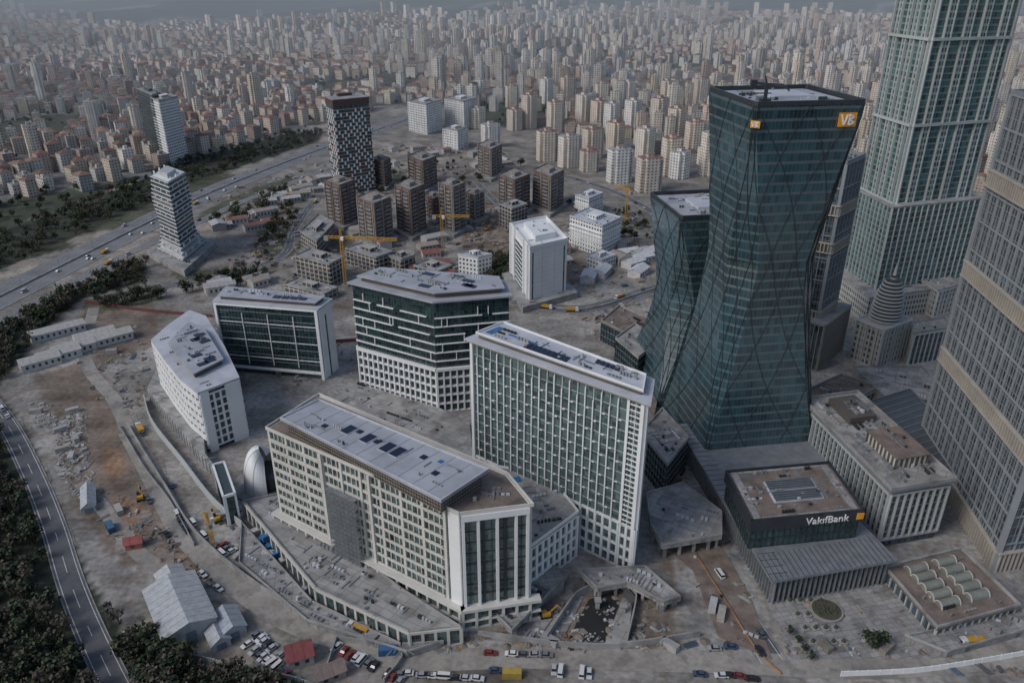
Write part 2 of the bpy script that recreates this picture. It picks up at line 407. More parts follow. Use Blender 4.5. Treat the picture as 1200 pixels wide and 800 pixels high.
# ================= D =================
def bldD():
    B=Bld('glazed_office_block_with_white_frame'); h=HT(362,443)
    poly=W([(252,354),(372,363),(387,352),(264,340)],h)
    B('glazing','gl').prism(poly,0,h)
    p,u,n,L=edge(poly,0)
    grid(B,poly,0,4,h,1.9,4.1,'metal','mgrey',vw=.14,vd=.2,hh=.25,hd=.2)
    for k in range(1,4): B('white_frame','white').wbox(p,u,n,k*(L/4),k*(L/4)+.35,6,h-5,0,.7)
    for r in (1,2,3): B('white_frame','white').wbox(p,u,n,1,L-2,r*10.2,r*10.2+.3,0,.5)
    W_=B('white_frame','white')
    W_.wbox(p,u,n,L-1.6,L+.01,0,h,-.1,1.2); W_.wbox(p,u,n,-.6,.7,0,h,-.1,1.2); W_.wbox(p,u,n,.7,L-1.6,h-1.0,h,-.1,1.2); W_.wbox(p,u,n,.9,L-1.6,3,4.2,-.1,1.2)
    p,u,n,L=edge(poly,1); W_.wbox(p,u,n,0,L*.40,0,h,-.1,.5); W_.wbox(p,u,n,L*.55,L,0,h,-.1,.5); W_.wbox(p,u,n,L*.40,L*.55,h-5,h,-.1,.5)
    grid(B,poly,2,0,h,3.2,4.1,'white','white',vw=.8); grid(B,poly,3,0,h,3.2,4.1,'white','white',vw=.8)
    B('roof_slab','roofl').prism(offs(poly,1.1),h,h+.9,bottom=True)
    up=offs(poly,-2.5); B('plant_storey','louvre').prism(up,h+.9,h+2.8); B('upper_roof','roof').prism(offs(up,1),h+2.8,h+3.3,bottom=True)
    clutter(B,up,h+3.3,32,ang(poly),2.8)
    for k in range(4): B('solar_panels','solar').prism(strip(up,.55+.09*k,.62+.09*k,.1,.45),h+3.3,h+3.7)
    B.finish()
bldD()
# ================= E : white curved building =================
def bldE():
    B=Bld('white_curved_building'); h=31
    out=[(179,400),(196,424),(214,446),(233,461),(279,444),(262,408),(240,372),(222,366),(198,383)]
    poly=ccw(W(out,h)); i0=poly.index(P(179,400,h)); poly=poly[i0:]+poly[:i0]
    B('glazing','gl2').prism(poly,0,h)
    for i in range(len(poly)):
        p,u,n,L=edge(poly,i); w=B('white_walls','white')
        if i==3:
            grid(B,poly,i,2,h-2,3.0,3.8,'white','white',vw=.9,vd=.7,hh=.8,hd=.5)
            w.wbox(p,u,n,0,4,0,h,-.1,1.0); w.wbox(p,u,n,L-7,L,0,h,-.1,1.0)
        else:
            nf=7; dz=h/nf
            for r in range(nf):
                w.wbox(p,u,n,-.1,L+.1,r*dz+1.9,(r+1)*dz,-.05,.8+.001*r)
            k=random.uniform(0,2)
            while k<L-1:
                w.wbox(p,u,n,k,k+random.uniform(.8,2.6),0,h-.5,-.04,.7); k+=random.uniform(3,5)
    B('roof_slab','roofl').prism(offs(poly,.7),h,h+1,bottom=True)
    up=ccw(W([(196,402),(226,438),(262,420),(240,385),(222,376)],h+4)); B('plant_storey','louvre').prism(offs(up,-1),h+1,h+3.4); B('upper_roof','roof').prism(up,h+3.4,h+4,bottom=True)
    clutter(B,up,h+4,26,.8,2.6); clutter(B,poly,h+1,14,.8,1.6)
    for k in range(8):
        x,y=rnd_in(offs(up,-3)); B('solar_panels','solar').box(x,y,h+4,5,3,.4,.8)
    t=ccw(W([(172,455),(232,528),(262,560),(240,530),(236,470),(190,420)],6)); B('terrace','deck').prism(t,0,6)
    for i in range(len(t)): grid(B,t,i,0,5.5,4,99,'pgrey',None,vw=.6,vd=.4)
    clutter(B,t,6,14,.5,3)
    B.finish()
bldE()
# ================= F : white tower =================
def bldF():
    B=Bld('white_tower'); h=HT(291,358)
    poly=quad((599,264),(621,292),(665,282),h)
    B('walls','white').prism(poly,0,h)
    p,u,n,L=edge(poly,0); 
    B('glazing','gl').wbox(p,u,n,L*.28,L*.72,0,h-4,-.2,.4)
    for s in(.0,.25,.72,.93): B('fins','white').wbox(p,u,n,L*s,L*s+1.5,0,h+2,0,1.4)
    grid(B,poly,0,0,h-4,99,3.2,None,'white',hh=.5,hd=.9,s0=L*.3,s1=L*.7)
    p,u,n,L=edge(poly,1)
    for s in(.08,.92): B('window_strip','gl').wbox(p,u,n,L*s-.5,L*s+.5,4,h-3,-.1,.08)
    for k in range(12): B('panel_joints','pgrey').wbox(p,u,n,1,L-1,3+k*3.2,3.1+k*3.2,-.1,.04)
    for s in(.33,.66): B('panel_joints','pgrey').wbox(p,u,n,L*s,L*s+.2,0,h,0,.06)
    parapet(B,poly,h,2,.6,'white',.3)
    B('plant','white').prism(strip(poly,.2,.8,.25,.8),h,h+4); clutter(B,strip(poly,.2,.8,.25,.8),h+4,6,.3,2); clutter(B,poly,h,10,.3,2)
    B('podium','conc').prism(offs(poly,7),0,4.5); clutter(B,offs(poly,7),4.5,14,.3,2)
    B.finish()
bldF()
# ================= G,H : faceted hourglass towers =================
def oct_(w,c):
    a=w; b=w-c
    return [(-b,-a),(b,-a),(a,-b),(a,b),(b,a),(-b,a),(-a,b),(-a,-b)]
def hourglass(name,cx,cy,h,wb,ww,wt,zw,rot):
    B=Bld(name); cr,sr=math.cos(rot),math.sin(rot)
    def wz(t):
        if t<zw: k=(zw-t)/zw; return ww+(wb-ww)*k**1.6
        k=(t-zw)/(1-zw); return ww+(wt-ww)*k**1.2
    def sec(t):
        w=wz(t)
        k=t/zw if t<zw else (1-t)/(1-zw)
        c=max(.08,.78*k)*w*.62
        return [(cx+cr*x-sr*y,cy+sr*x+cr*y) for x,y in oct_(w,c)]
    NZ=40; g=B('glazing','glT')
    rings=[sec(i/NZ) for i in range(NZ+1)]
    for i in range(NZ):
        A,Bq=rings[i],rings[i+1]; z0,z1=h*i/NZ,h*(i+1)/NZ
        for k in range(8):
            j=(k+1)%8; c=60*k
            la=math.dist(A[k],A[j])/2; lb=math.dist(Bq[k],Bq[j])/2
            g.face([(*A[k],z0),(*A[j],z0),(*Bq[j],z1),(*Bq[k],z1)],[(c-la,z0+.01),(c+la,z0+.01),(c+lb,z1),(c-lb,z1)])
    def S(s,t,off=.1):
        r=sec(t); s=(s%1)*8; k=int(s); f=s-k
        a,b=r[k],r[(k+1)%8]; x=a[0]+(b[0]-a[0])*f; y=a[1]+(b[1]-a[1])*f
        d=math.hypot(x-cx,y-cy); return (x+(x-cx)/d*off,y+(y-cy)/d*off,h*t)
    rb=B('diagonal_ribs','metal')
    for k in range(16):
        for sg in(1,-1):
            prev=None
            for q in range(33):
                t=q/32; cur=S(k/16+sg*t*.25,t)
                if prev: rb.beam(prev,cur,.24)
                prev=cur
    top=rings[-1]; B('roof_deck','conc').prism(offs(top,-1),h-1.5,h-.6)
    for k in range(8):
        p,u,n,L=edge(top,k); B('parapet','metal').wbox(p,u,n,0,L,h-.5,h+1.2,-.7,.1)
    B('roof_deck_inner','roof').prism(top[0:1]+offs(top,-2.6)[1:8] if False else offs([top[0],top[2],top[4],top[6]],-2.6),h-.6,h-.2)
    B('roof_core','roofl').prism(offs([top[0],top[2],top[4],top[6]],-13),h-.2,h+1.0); clutter(B,offs([top[0],top[2],top[4],top[6]],-3),h-.2,46,rot,2.4)
    return B,rings,rot
B,rG,_=hourglass('faceted_glass_tower',106.0,312,157.5,27.5,19.3,21.8,.60,math.radians(9))
def sign(B,p,u,n,s,z,sc):
    m=B('sign_panel','orange'); m.wbox(p,u,n,s,s+7*sc,z,z+5*sc,.0,.5)
    w=B('sign_lettering','white')
    def st(a,b):
        A=(p[0]+u[0]*(s+a[0]*sc)+n[0]*.65,p[1]+u[1]*(s+a[0]*sc)+n[1]*.65,z+a[1]*sc);Bq=(p[0]+u[0]*(s+b[0]*sc)+n[0]*.65,p[1]+u[1]*(s+b[0]*sc)+n[1]*.65,z+b[1]*sc); w.beam(A,Bq,.55*sc)
    st((.8,4.3),(2.0,.7));st((2.0,.7),(3.2,4.3));st((3.9,.7),(3.9,4.3));st((3.9,4.3),(5.8,3.5));st((5.8,3.5),(3.9,2.5));st((3.9,2.5),(6.1,1.5));st((6.1,1.5),(3.9,.7))
p,u,n,L=edge(rG[-1],0); sign(B,p,u,n,L-9,149,1.0)
p,u,n,L=edge(rG[-1],7); sign(B,p,u,n,-.2,149.5,.5)
B.finish()
c=MB(); cx,cy,z=rG[-1][7][0]+5,rG[-1][7][1]+4,157
c.box(cx,cy,z,3.5,3.5,2.2); c.beam((cx,cy,z+2),(cx,cy,z+7),1.1); c.beam((cx-5,cy+1,z+7.5),(cx+6,cy-1,z+6.8),.9); c.beam((cx+6,cy-1,z+6.8),(cx+8,cy-1.5,z+5),.6)
c.box(cx-4.6,cy+1,z+6.2,2.2,1.8,2.4); c.beam((cx,cy,z+7),(cx-1,cy,z+10),.5); c.beam((cx-1,cy,z+10),(cx+6,cy-1,z+7),.2); c.beam((cx-3,cy,z+4),(cx+2,cy,z+4),.4)
c.obj('roof_maintenance_crane',['metal'])
B,rH,_=hourglass('faceted_glass_tower',97,372,98,27.5,19.5,22.5,.55,math.radians(9)); B.finish()
def podL():
    B=Bld('bank_podium_building')
    can=ccw(W([(792,497),(905,682),(1052,657),(1008,612),(985,541),(930,500)],12))
    i0=can.index(P(792,497,12)); can=can[i0:]+can[:i0]
    inn=offs(can,-2.5); B('glazing','gl').prism(inn,0,12)
    for i in range(len(inn)): grid(B,inn,i,0,11.4,2.0,12,'grey',None,vw=.4,vd=1.1)
    B('canopy','grey').prism(can,11.4,12.5,bottom=True)
    a0,a1=can[1],can[2]
    for i in range(24):
        t=i/24; q=lerp2(a0,a1,t); B('canopy_seams','metal').beam((q[0],q[1],12.55),(q[0]-1.5,q[1]+13,12.55),.14)
    for i in range(30):
        q=lerp2(can[0],can[1],i/30); B('canopy_seams','metal').beam((q[0]+.2,q[1],12.55),(q[0]+7,q[1]+1,12.55),.14)
    h=25
    up=quad((850,553),(880,612),(1013,599),h)
    B('upper_glazing','gl').prism(offs(up,-1),12.5,h-1)
    for i in range(4):
        grid(B,offs(up,-1),i,12.6,h-1,2.2,4,'metal','metal',vw=.15,vd=.3,hh=.3,hd=.2)
        p,u,n,L=edge(up,i); B('roof_fascia','metal').wbox(p,u,n,-.05,L+.05,h-4.2,h+1.0,-.6,.05+.002*i)
    B('roof','rooft').prism(offs(up,-.6),h-1,h,bottom=True)
    for t in(.04,.9): B('roof_border','deck').prism(strip(up,.03,.97,t,t+.06),h,h+.3)
    for s in(.03,.93): B('roof_border','deck').prism(strip(up,s,s+.04,.11,.89),h,h+.3)
    for s in(.30,.52): 
        B('skylight','glB').prism(strip(up,s,s+.17,.3,.72),h,h+.8); B('skylight_kerb','roofl').prism(strip(up,s-.01,s+.18,.285,.735),h,h+.5)
        for k in range(5): 
            a=quadpt(up,s+.17*k/4,.3);b=quadpt(up,s+.17*k/4,.72); B('skylight_bars','grey').beam((*a,h+.9),(*b,h+.9),.2)
    clutter(B,up,h,64,ang(up,1),2.2)
    B.finish()
    p,u,n,L=edge(up,1)
    cu=bpy.data.curves.new('facade_sign','FONT'); cu.body='VakıfBank'; cu.size=4.2; cu.extrude=.15
    o=bpy.data.objects.new('facade_sign',cu); bpy.context.scene.collection.objects.link(o); cu.materials.append(M_['white'])
    s=L*.48; o.location=(p[0]+u[0]*s+n[0]*.5,p[1]+u[1]*s+n[1]*.5,h-3.0); o.rotation_euler=(math.pi/2,0,math.atan2(u[1],u[0])); 
    m=MB(); s=L*.48+19.8; m.wbox(p,u,n,s,s+2.6,h-3.0,h-.4,.1,.5); m.wbox(p,u,n,s+.8,s+1.05,h-2.7,h-.7,.5,.6); m.wbox(p,u,n,s+1.6,s+1.85,h-2.7,h-.7,.5,.6); m.obj('sign_emblem',['orange'])
podL()
# ================= right-hand towers =================
def bandedtower(name,poly,h,bands,sx=6,fh=12):
    B=Bld(name); B('glazing','glB').prism(poly,0,h)
    for i in range(len(poly)):
        grid(B,poly,i,0,h,sx,fh,'kgrey','kgrey',vw=.5,vd=.6,hh=.6,hd=.5)
        grid(B,poly,i,0,h,sx/3,4,'mgrey','grey',vw=.16,vd=.26,hh=.34,hd=.20)
        p,u,n_,L=edge(poly,i)
        for z0,z1 in bands:
            B('louvre_recess','louvre').wbox(p,u,n_,-.1,L+.1,z0,z1,-.1,.7)
            k=0
            while k<L: B('stone_fins','bandstone').wbox(p,u,n_,k,k+.6,z0-.3,z1+.3,.5,1.4); k+=1.9
            B('stone_bands','bandstone').wbox(p,u,n_,-.8,L+.8,z0-.9,z0-.3,0,1.5); B('stone_bands','bandstone').wbox(p,u,n_,-.8,L+.8,z1+.3,z1+.9,0,1.5)
    for p_ in poly: B('corner_piers','kgrey').box(p_[0],p_[1],0,1.6,1.6,h,ang(poly))
    parapet(B,poly,h,2,.6,'grey',.4); clutter(B,poly,h,20,ang(poly),4)
    return B
M_['bandstone']=simple('band_stone',(.40,.37,.325),.7,.15,.1)
pK=[P(1075,525),P(1163,668),P(1290,650)]; pK.append((pK[0][0]+pK[2][0]-pK[1][0],pK[0][1]+pK[2][1]-pK[1][1]))
B=bandedtower('banded_office_tower',pK,159,[(0,8),(47,52),(87,92),(125,130)]); B.finish()
hI=HT(192,425)
pI=quad((935,186),(992,193),(1013,184),hI)
B=bandedtower('banded_office_tower',pI,hI,[(0,6),(27,32),(67,71),(hI-26,hI-22)],sx=5)
q=offs(pI,6); B('podium','glB').prism(q,0,28)
for i in range(4): grid(B,q,i,0,28,2.5,28,'tstone','tstone',vw=.5,vd=.8,hh=1.2,hd=1)
B('podium_roof','conc').prism(offs(q,.5),28,28.8,bottom=True)
B.finish()
M_['glR']=winmat('residential_teal_glass',(.13,.165,.168),2.6,3.7,.88,.78,(.038,.115,.118),jit=.6,spec=1.7,cloud=.3)
M_['jbay']=winmat('residential_bay',(.27,.30,.295),2.2,3.7,.66,.62,(.04,.10,.10),jit=.6,spec=1.6)
M_['stoneW']=winmat('stone_with_windows',(.36,.355,.335),2.4,3.7,.5,.55,(.06,.075,.08),jit=.5)
def bldJ():
    B=Bld('tall_residential_tower'); h=262
    poly=[P(986,335),P(1022,362),P(1105,350)]; poly.append((poly[0][0]+poly[2][0]-poly[1][0],poly[0][1]+poly[2][1]-poly[1][1]))
    B('glazing','glR').prism(poly,0,h)
    for i in range(4):
        p,u,n,L=edge(poly,i)
        grid(B,poly,i,0,h,99,3.7,None,'mgrey',hh=.4,hd=.25)
        seq=(0,.12,.2,.36,.44,.56,.64,.80,.88,.975)
        for k,s in enumerate(seq): B('piers','pgrey').wbox(p,u,n,L*s,L*s+.8,0,h,0,1.3+.2*(k%3))
        for s in(.12,.36,.56,.80):
            B('bay','jbay').wbox(p,u,n,L*s+.8,L*(s+.08),0,h-30,0,1.1)
        for z in (70,118,166,214): B('belt','pgrey').wbox(p,u,n,-.3,L+.3,z,z+1.6,0,1.9)
    low=offs(poly,5); B('lower_setback','glR').prism(low,0,70)
    for i in range(4):
        grid(B,low,i,0,70,4.5,3.7,'pgrey','grey',vw=.6,vd=.8,hh=.5,hd=.3)
    B('setback_roof','conc').prism(offs(low,.3),70,71,bottom=True)
    B('podium','stoneW').prism(offs(poly,16),0,16)
    B('podium_roof','deck').prism(offs(poly,16.4),16,17,bottom=True); clutter(B,offs(poly,15),17,80,.3,4)
    B.finish()
bldJ()
def bldM():
    B=Bld('colonnaded_office_building'); h=HT(573,640)
    poly=quad((945,472),(1045,574),(1113,563),h)
    B('glazing','glB').prism(poly,0,h)
    for i in range(4):
        grid(B,poly,i,4,h-2,3.0,h-6,'pgrey','pgrey',vw=.6,vd=1.1,hh=1.0,hd=.9)
        grid(B,poly,i,4,h-2,1.5,3.6,'metal','grey',vw=.12,vd=.2,hh=.6,hd=.35)
    B('cornice','grey').prism(offs(poly,1.8),h,h+1.2,bottom=True)
    parapet(B,poly,h+1.2,1.2,.6,'conc',1.6)
    B('roof','deck').prism(offs(poly,.8),h+1.2,h+1.4)
    up=strip(poly,.55,.85,.3,.85); B('roof_house','stone').prism(up,h+1.4,h+6); B('roof_house_roof','rooft').prism(offs(up,.6),h+6,h+6.5,bottom=True); clutter(B,up,h+6.5,14,ang(poly),2)
    for i in range(4): grid(B,up,i,h+1.5,h+5.5,2.4,99,'louvre',None,vw=1.3,vd=.08)
    up=strip(poly,.08,.35,.3,.8); B('plant_enclosure','louvre').prism(up,h+1.4,h+4.5); clutter(B,up,h+4.5,26,ang(poly),2.6)
    clutter(B,poly,h+1.4,150,ang(poly),3.2)
    B.finish()
    B=Bld('glass_atrium_building'); q=quad((1020,470),(1098,560),(1150,540),12); B('glazing','glB').prism(q,0,12)
    for i in range(4): grid(B,q,i,0,12,3,4,'grey','grey',vw=.4)
    B('glass_roof','glB').prism(offs(q,-.5),12,12.2)
    for k in range(14): B('roof_bars','grey').beam((*quadpt(q,k/14,0),12.3),(*quadpt(q,k/14,1),12.3),.35)
    B.finish()
bldM()
def bldN():
    B=Bld('stepped_dome_tower'); h=HT(384,430)
    poly=quad((1005,374),(1036,386),(1068,374),h)
    B('walls','stoneW').prism(poly,0,h)
    for i in range(4): grid(B,poly,i,0,h,3.2,h,'pgrey','pgrey',vw=.7,vd=.8,hh=1.2,hd=1)
    cx=sum(p[0] for p in poly)/4;cy=sum(p[1] for p in poly)/4; R=min(edge(poly,0)[3],edge(poly,1)[3])*.52
    z=h+.6
    for k in range(13):
        t=k/13; rr=R*math.sqrt(max(0.02,1-t*t))*(1 if k<12 else .5); hh=2.0
        B('dome_tiers','glB').cyl(cx,cy,z,rr*.90,hh,24); B('dome_rings','pgrey').cyl(cx,cy,z,rr,.6,24); z+=hh
    B('finial','stone').cyl(cx,cy,z,.9,7,8,r2=.1)
    B.finish()
bldN()
def stonebox(name,L,F,R,yb,mat='stoneW',roof='conc',cl=14,pier=True):
    h=HT(F[1],yb); poly=quad(L,F,R,h); B=Bld(name); B('walls',mat).prism(poly,0,h)
    if pier:
        for i in(0,1): grid(B,poly,i,0,h,3.6,h,'pgrey','pgrey',vw=.7,vd=.6,hh=1,hd=.7)
    else:
        for i in range(4): grid(B,poly,i,0,h,2.4,3.8,'metal','grey',vw=.2,vd=.3,hh=.4,hd=.2)
    B('roof',roof).prism(offs(poly,.5),h,h+.8,bottom=True); parapet(B,poly,h+.8,1,.5,'conc',.4); clutter(B,poly,h+.8,cl,ang(poly),3)
    B.finish(); return poly,h
stonebox('podium_block',(1068,380),(1072,392),(1112,386),428,'glB')
stonebox('podium_block',(1082,330),(1100,342),(1125,335),372)
stonebox('low_office_block',(940,462),(985,478),(1030,455),492,'glB','rooft',30)
stonebox('low_office_block',(705,378),(745,398),(765,378),420,'gl','rooft',14,False)
stonebox('low_office_block',(722,398),(748,420),(770,402),448,'gl','conc',14,False)
stonebox('low_office_block',(752,508),(782,545),(806,515),585,'gl','deck',40,False)
# ================= mid distance =================
M_['brickp']=simple('brown_cladding',(.17,.125,.105),.8,.2)
M_['brickg']=simple('taupe_cladding',(.27,.24,.215),.8,.2)
def brown(L,F,R,yb,k=0):
    h=HT(F[1],yb); poly=quad(L,F,R,h); B=Bld('brown_apartment_tower'); B('walls','brown').prism(poly,0,h)
    for i in(0,1):
        p,u,n,L_=edge(poly,i); nf=int(h/3.3)
        for r in range(1,nf):
            for q in range(2):
                s=L_*(.12+.5*q); B('balconies','conc').wbox(p,u,n,s,s+L_*.26,r*3.3,r*3.3+.8,0,1.2)
        for s in (0,.44,.93): B('piers','brickg' if k%2 else 'brickp').wbox(p,u,n,L_*s,L_*s+1.3,0,h+1,0,.6)
    B('roof','conc').prism(poly,h,h+.4); parapet(B,poly,h,1.2,.5,'brickp',.1); B('lift_house','brickg').prism(strip(poly,.3,.7,.3,.7),h+.4,h+3.6); clutter(B,poly,h+.4,8,ang(poly),2.2)
    B('plinth','conc').prism(offs(poly,4),0,3); B.finish()
for k,a in enumerate([((380,212),(398,218),(415,212),268),((418,232),(437,240),(458,232),290),((463,217),(480,224),(497,217),280),((514,215),(530,221),(545,215),276),((478,183),(495,190),(511,184),226),((560,170),(575,176),(588,170),211),((585,205),(603,212),(621,205),255),((625,200),(645,208),(661,200),252),((497,230),(508,234),(517,230),262),((546,226),(556,230),(567,226),262),((436,187),(449,191),(457,186),222)]): brown(*a,k)
def generic(name,L,F,R,yb,mat,roof='conc',bal=None,cl=8,fh=3.2,fins=None):
    h=HT(F[1],yb); poly=quad(L,F,R,h); B=Bld(name); B('walls',mat).prism(poly,0,h)
    for i in range(4):
        p,u,n,L_=edge(poly,i)
        if bal:
            for r in range(1,int(h/fh)): B('floor_slabs',bal).wbox(p,u,n,-.6,L_+.6,r*fh,r*fh+.5,0,.9)
        if fins: grid(B,poly,i,0,h,6,99,fins,None,vw=.7,vd=.6)
    B('roof',roof).prism(offs(poly,.3),h,h+.5,bottom=True); B('lift_house',mat).prism(strip(poly,.35,.65,.3,.7),h+.5,h+3.5); clutter(B,poly,h+.5,cl,ang(poly),2.5)
    parapet(B,poly,h+.5,.9,.4,roof,.2)
    B.finish(); return poly,h
M_['whw']=winmat('white_facade',(.64,.65,.65),3.0,3.2,.55,.5,(.09,.10,.11),jit=.6)
for a in(((478,119),(499,123),(517,118),158),((521,116),(543,120),(559,115),153),((519,151),(536,154),(548,150),176)): generic('white_apartment_block',*a,'whw','conc',None,8,3.2,'white')
generic('white_office_block',(537,299),(560,303),(576,299),329,'whw','roofl',None,14)
for a in [((346,301),(386,311),(403,302),336),((405,292),(441,303),(461,296),321),((352,272),(371,284),(392,262),303),((333,334),(380,346),(396,338),354),((485,312),(512,320),(530,312),330),((455,300),(470,306),(486,300),322),((585,240),(600,246),(618,240),272)]:
    generic('concrete_frame_building',*a,'frame','conc','conc',16,3.4)
generic('dark_office_tower',(160,104),(178,112),(188,109),192,'gl2','conc','metal',6,3.4)
generic('pale_striped_tower',(176,115),(186,119),(208,114),196,'whw','conc','white',6,3.2)
generic('stepped_low_rise',(668,254),(706,266),(728,256),301,'whw','roofl','white',20,3.6)
generic('stepped_low_rise',(674,229),(690,234),(707,227),256,'whw','roofl','white',10,3.6)
generic('low_rise_block',(688,300),(705,306),(722,300),318,'whw','roofl',None,10)
def bldQ():
    h=HT(121,229); poly=quad((381,117),(390,121),(432,117),h); B=Bld('checkered_tower'); B('glazing','gl2').prism(poly,0,h)
    rnd=random.Random(3)
    for i in range(4):
        p,u,n,L=edge(poly,i); nf=int((h-4)/3.3); nx=max(3,round(L/3.2)); dx=L/nx
        for r in range(nf+1): B('floor_slabs','pgrey').wbox(p,u,n,-.2,L+.2,r*3.3,r*3.3+.35,0,.7)
        for r in range(nf):
            for k in range(nx):
                m='white' if (k+r)%2 and rnd.random()<.75 else ('redp' if rnd.random()<.5 else None)
                if m: B('panels_'+m,m).wbox(p,u,n,k*dx,k*dx+dx*.5,r*3.3+.35,r*3.3+3.3,0,.5)
    B('crown','crownp').prism(offs(poly,.3),h-3,h+2.5); B('crown_roof','conc').prism(poly,h+2.5,h+3); B('mast','crownp').prism(strip(poly,.1,.3,.3,.7),h+3,h+5.5)
    B.finish()
M_['redp']=simple('red_panel',(.15,.055,.05),.6,.15); M_['crownp']=simple('dark_crown_panel',(.10,.055,.05),.6,.15)
bldQ()
def bldP():
    h=HT(214,308); poly=quad((176,207),(197,215),(217,203),h); B=Bld('wavy_balcony_tower'); B('glazing','gl2').prism(poly,0,h)
    nf=int(h/3.1)
    for r in range(nf+1):
        t=r/nf; o=1.0+.8*math.sin(r*.55)+ (4.5*(1-t*4) if t<.25 else 0)
        q=offs(poly,o); B('balcony_slabs','white').prism(q,r*h/nf,r*h/nf+.5,bottom=True)
        q=offs(poly,o-.15)
        for i in range(4):
            p,u,n,L=edge(q,i); B('balcony_rails','grey').wbox(p,u,n,0,L,r*h/nf+.51,r*h/nf+1.1,-.12,0)
            for s in (.2,.5,.8):
                if (r+i)%2: B('balcony_dividers','white').wbox(p,u,n,L*s,L*s+.6,r*h/nf+.5,(r+1)*h/nf,-1.2,-.1)
    B('roof_house','pgrey').prism(strip(poly,.25,.75,.25,.75),h+.5,h+4); B('podium','conc').prism(offs(poly,12),0,5); clutter(B,offs(poly,11),5,30,.3,3)
    B.finish()
bldP()
def towermesh(w,d,h,col,roofred):
    m=MB()
    for (x0,y0,x1,y1) in((-w/2,-d*.3,w/2,d*.3),(-w*.3,-d/2,w*.3,d/2)):
        m.prism([(x0,y0),(x1,y0),(x1,y1),(x0,y1)],0,h+(.03 if x0>-w*.4 else 0),col,(.3,.29,.28) if not roofred else (.24,.12,.09))
    for r in range(1,int(h/3)):
        for sx in(-1,1): m.box(sx*w*.4,-d*.33,r*3-.1,w*.14,1.2,.9,0,tuple(c*.9 for c in col)); m.box(sx*w*.4,d*.33,r*3-.1,w*.14,1.2,.9,0,tuple(c*.9 for c in col))
    m.box(0,0,h+.1,w*.3,d*.3,3.2,0,col); m.box(0,0,h+3.3,w*.36,d*.36,.3,0,(.25,.14,.11))
    return m.mesh('apartment_tower',['city'])
tm={}
cream=[(.64,.58,.49),(.68,.63,.55),(.62,.54,.45),(.68,.67,.64),(.57,.51,.45)]
def tower_at(x,y,h,w,d,rot,ci,name='cream_apartment_tower'):
    key=(round(h/6)*6,ci)
    if key not in tm: tm[key]=towermesh(20,18,key[0],cream[ci],ci%2==0)
    o=bpy.data.objects.new(name,tm[key]); bpy.context.scene.collection.objects.link(o)
    o.location=(x,y,float(T(x,y))-1); o.rotation_euler=(0,0,rot); o.scale=(w/20,d/18,1)
tlist=[(641,150,188),(667,157,195),(694,150,185),(725,173,213),(759,181,224),(785,163,205),(832,150,205),(812,140,182),(740,118,158),(620,112,150),(650,120,154),(683,112,150),(700,118,152),(716,122,156),(770,115,162),(790,128,170),(755,150,184),(720,140,176),(575,145,172),(603,125,152),(705,95,127),(735,95,130),(780,92,128),(835,110,152),(1015,130,170),(1030,150,190),(560,125,150),(665,88,118),(640,92,120),(820,88,125),(600,98,125),(1010,75,110),(1025,95,130),(795,178,208),(690,172,200)]
keep=[]
for i,(x,yt,yb) in enumerate(tlist):
    X,Y=P(x,yb); h=min(62,max(24,HT(yt,yb)))
    tower_at(X,Y,h,22+random.uniform(-3,3),19,random.choice((.3,.5,.8)),i%5); keep.append((X,Y))
# ================= roads =================
def cat(pts,step=6.0):
    out=[]; n=len(pts)
    for i in range(n-1):
        p0=pts[max(0,i-1)];p1=pts[i];p2=pts[i+1];p3=pts[min(n-1,i+2)]
        k=max(2,int(math.dist(p1,p2)/step))
        for j in range(k):
            t=j/k; out.append(tuple(.5*((2*p1[a])+(-p0[a]+p2[a])*t+(2*p0[a]-5*p1[a]+4*p2[a]-p3[a])*t*t+(-p0[a]+3*p1[a]-3*p2[a]+p3[a])*t**3) for a in(0,1)))
    out.append(pts[-1]); return out
def sideoff(c,d):
    o=[]
    for i in range(len(c)):
        a=c[max(0,i-1)];b=c[min(len(c)-1,i+1)]; L=math.dist(a,b) or 1
        o.append((c[i][0]+(b[1]-a[1])/L*d,c[i][1]-(b[0]-a[0])/L*d))
    return o
def ribbon(mb,c,d0,d1,z,dash=None,h=None):
    A=sideoff(c,d0);Bq=sideoff(c,d1); acc=0
    for i in range(len(c)-1):
        acc+=math.dist(c[i],c[i+1])
        if dash and int(acc/dash)%2: continue
        pts=[A[i],A[i+1],Bq[i+1],Bq[i]]
        zz=[float(T(*p))+z for p in pts]
        if d0>d1: pts=pts[::-1]; zz=zz[::-1]
        q=[(p[0],p[1],w) for p,w in zip(pts,zz)][::-1]
        mb.face(q)
        if h:
            for (m,n_) in((0,1),(1,2),(2,3),(3,0)):
                a,b=q[m],q[n_]; mb.face([(a[0],a[1],a[2]-h),(b[0],b[1],b[2]-h),b,a])
roads=[]
def road(name,pts,width,z=.12,lanes=2,median=False,mat='asph',kerb=True,lines=True):
    c=cat(W(pts),5.0)
    B=Bld(name); ribbon(B('carriageway',mat),c,-width/2,width/2,z)
    if lines:
        for s in(-1,1): ribbon(B('edge_lines','line'),c,s*(width/2-.9)-.12,s*(width/2-.9)+.12,z+.02)
        for k in range(1,lanes):
            o=-width/2+width*k/lanes; ribbon(B('lane_lines','line'),c,o-.11,o+.11,z+.02,dash=10)
    if median: ribbon(B('median_barrier','conc'),c,-.5,.5,z+1.0,h=1.0)
    if kerb:
        for s in(-1,1): ribbon(B('kerb','conc'),c,s*(width/2+.15)-.2,s*(width/2+.15)+.2,z+.14,h=.2)
    B.finish(); roads.append((np.array(c),width)); return c
M_['dirtroad']=simple('compacted_dirt',(.31,.29,.26),.9,.3,.06,fine=.6,stain=.3)
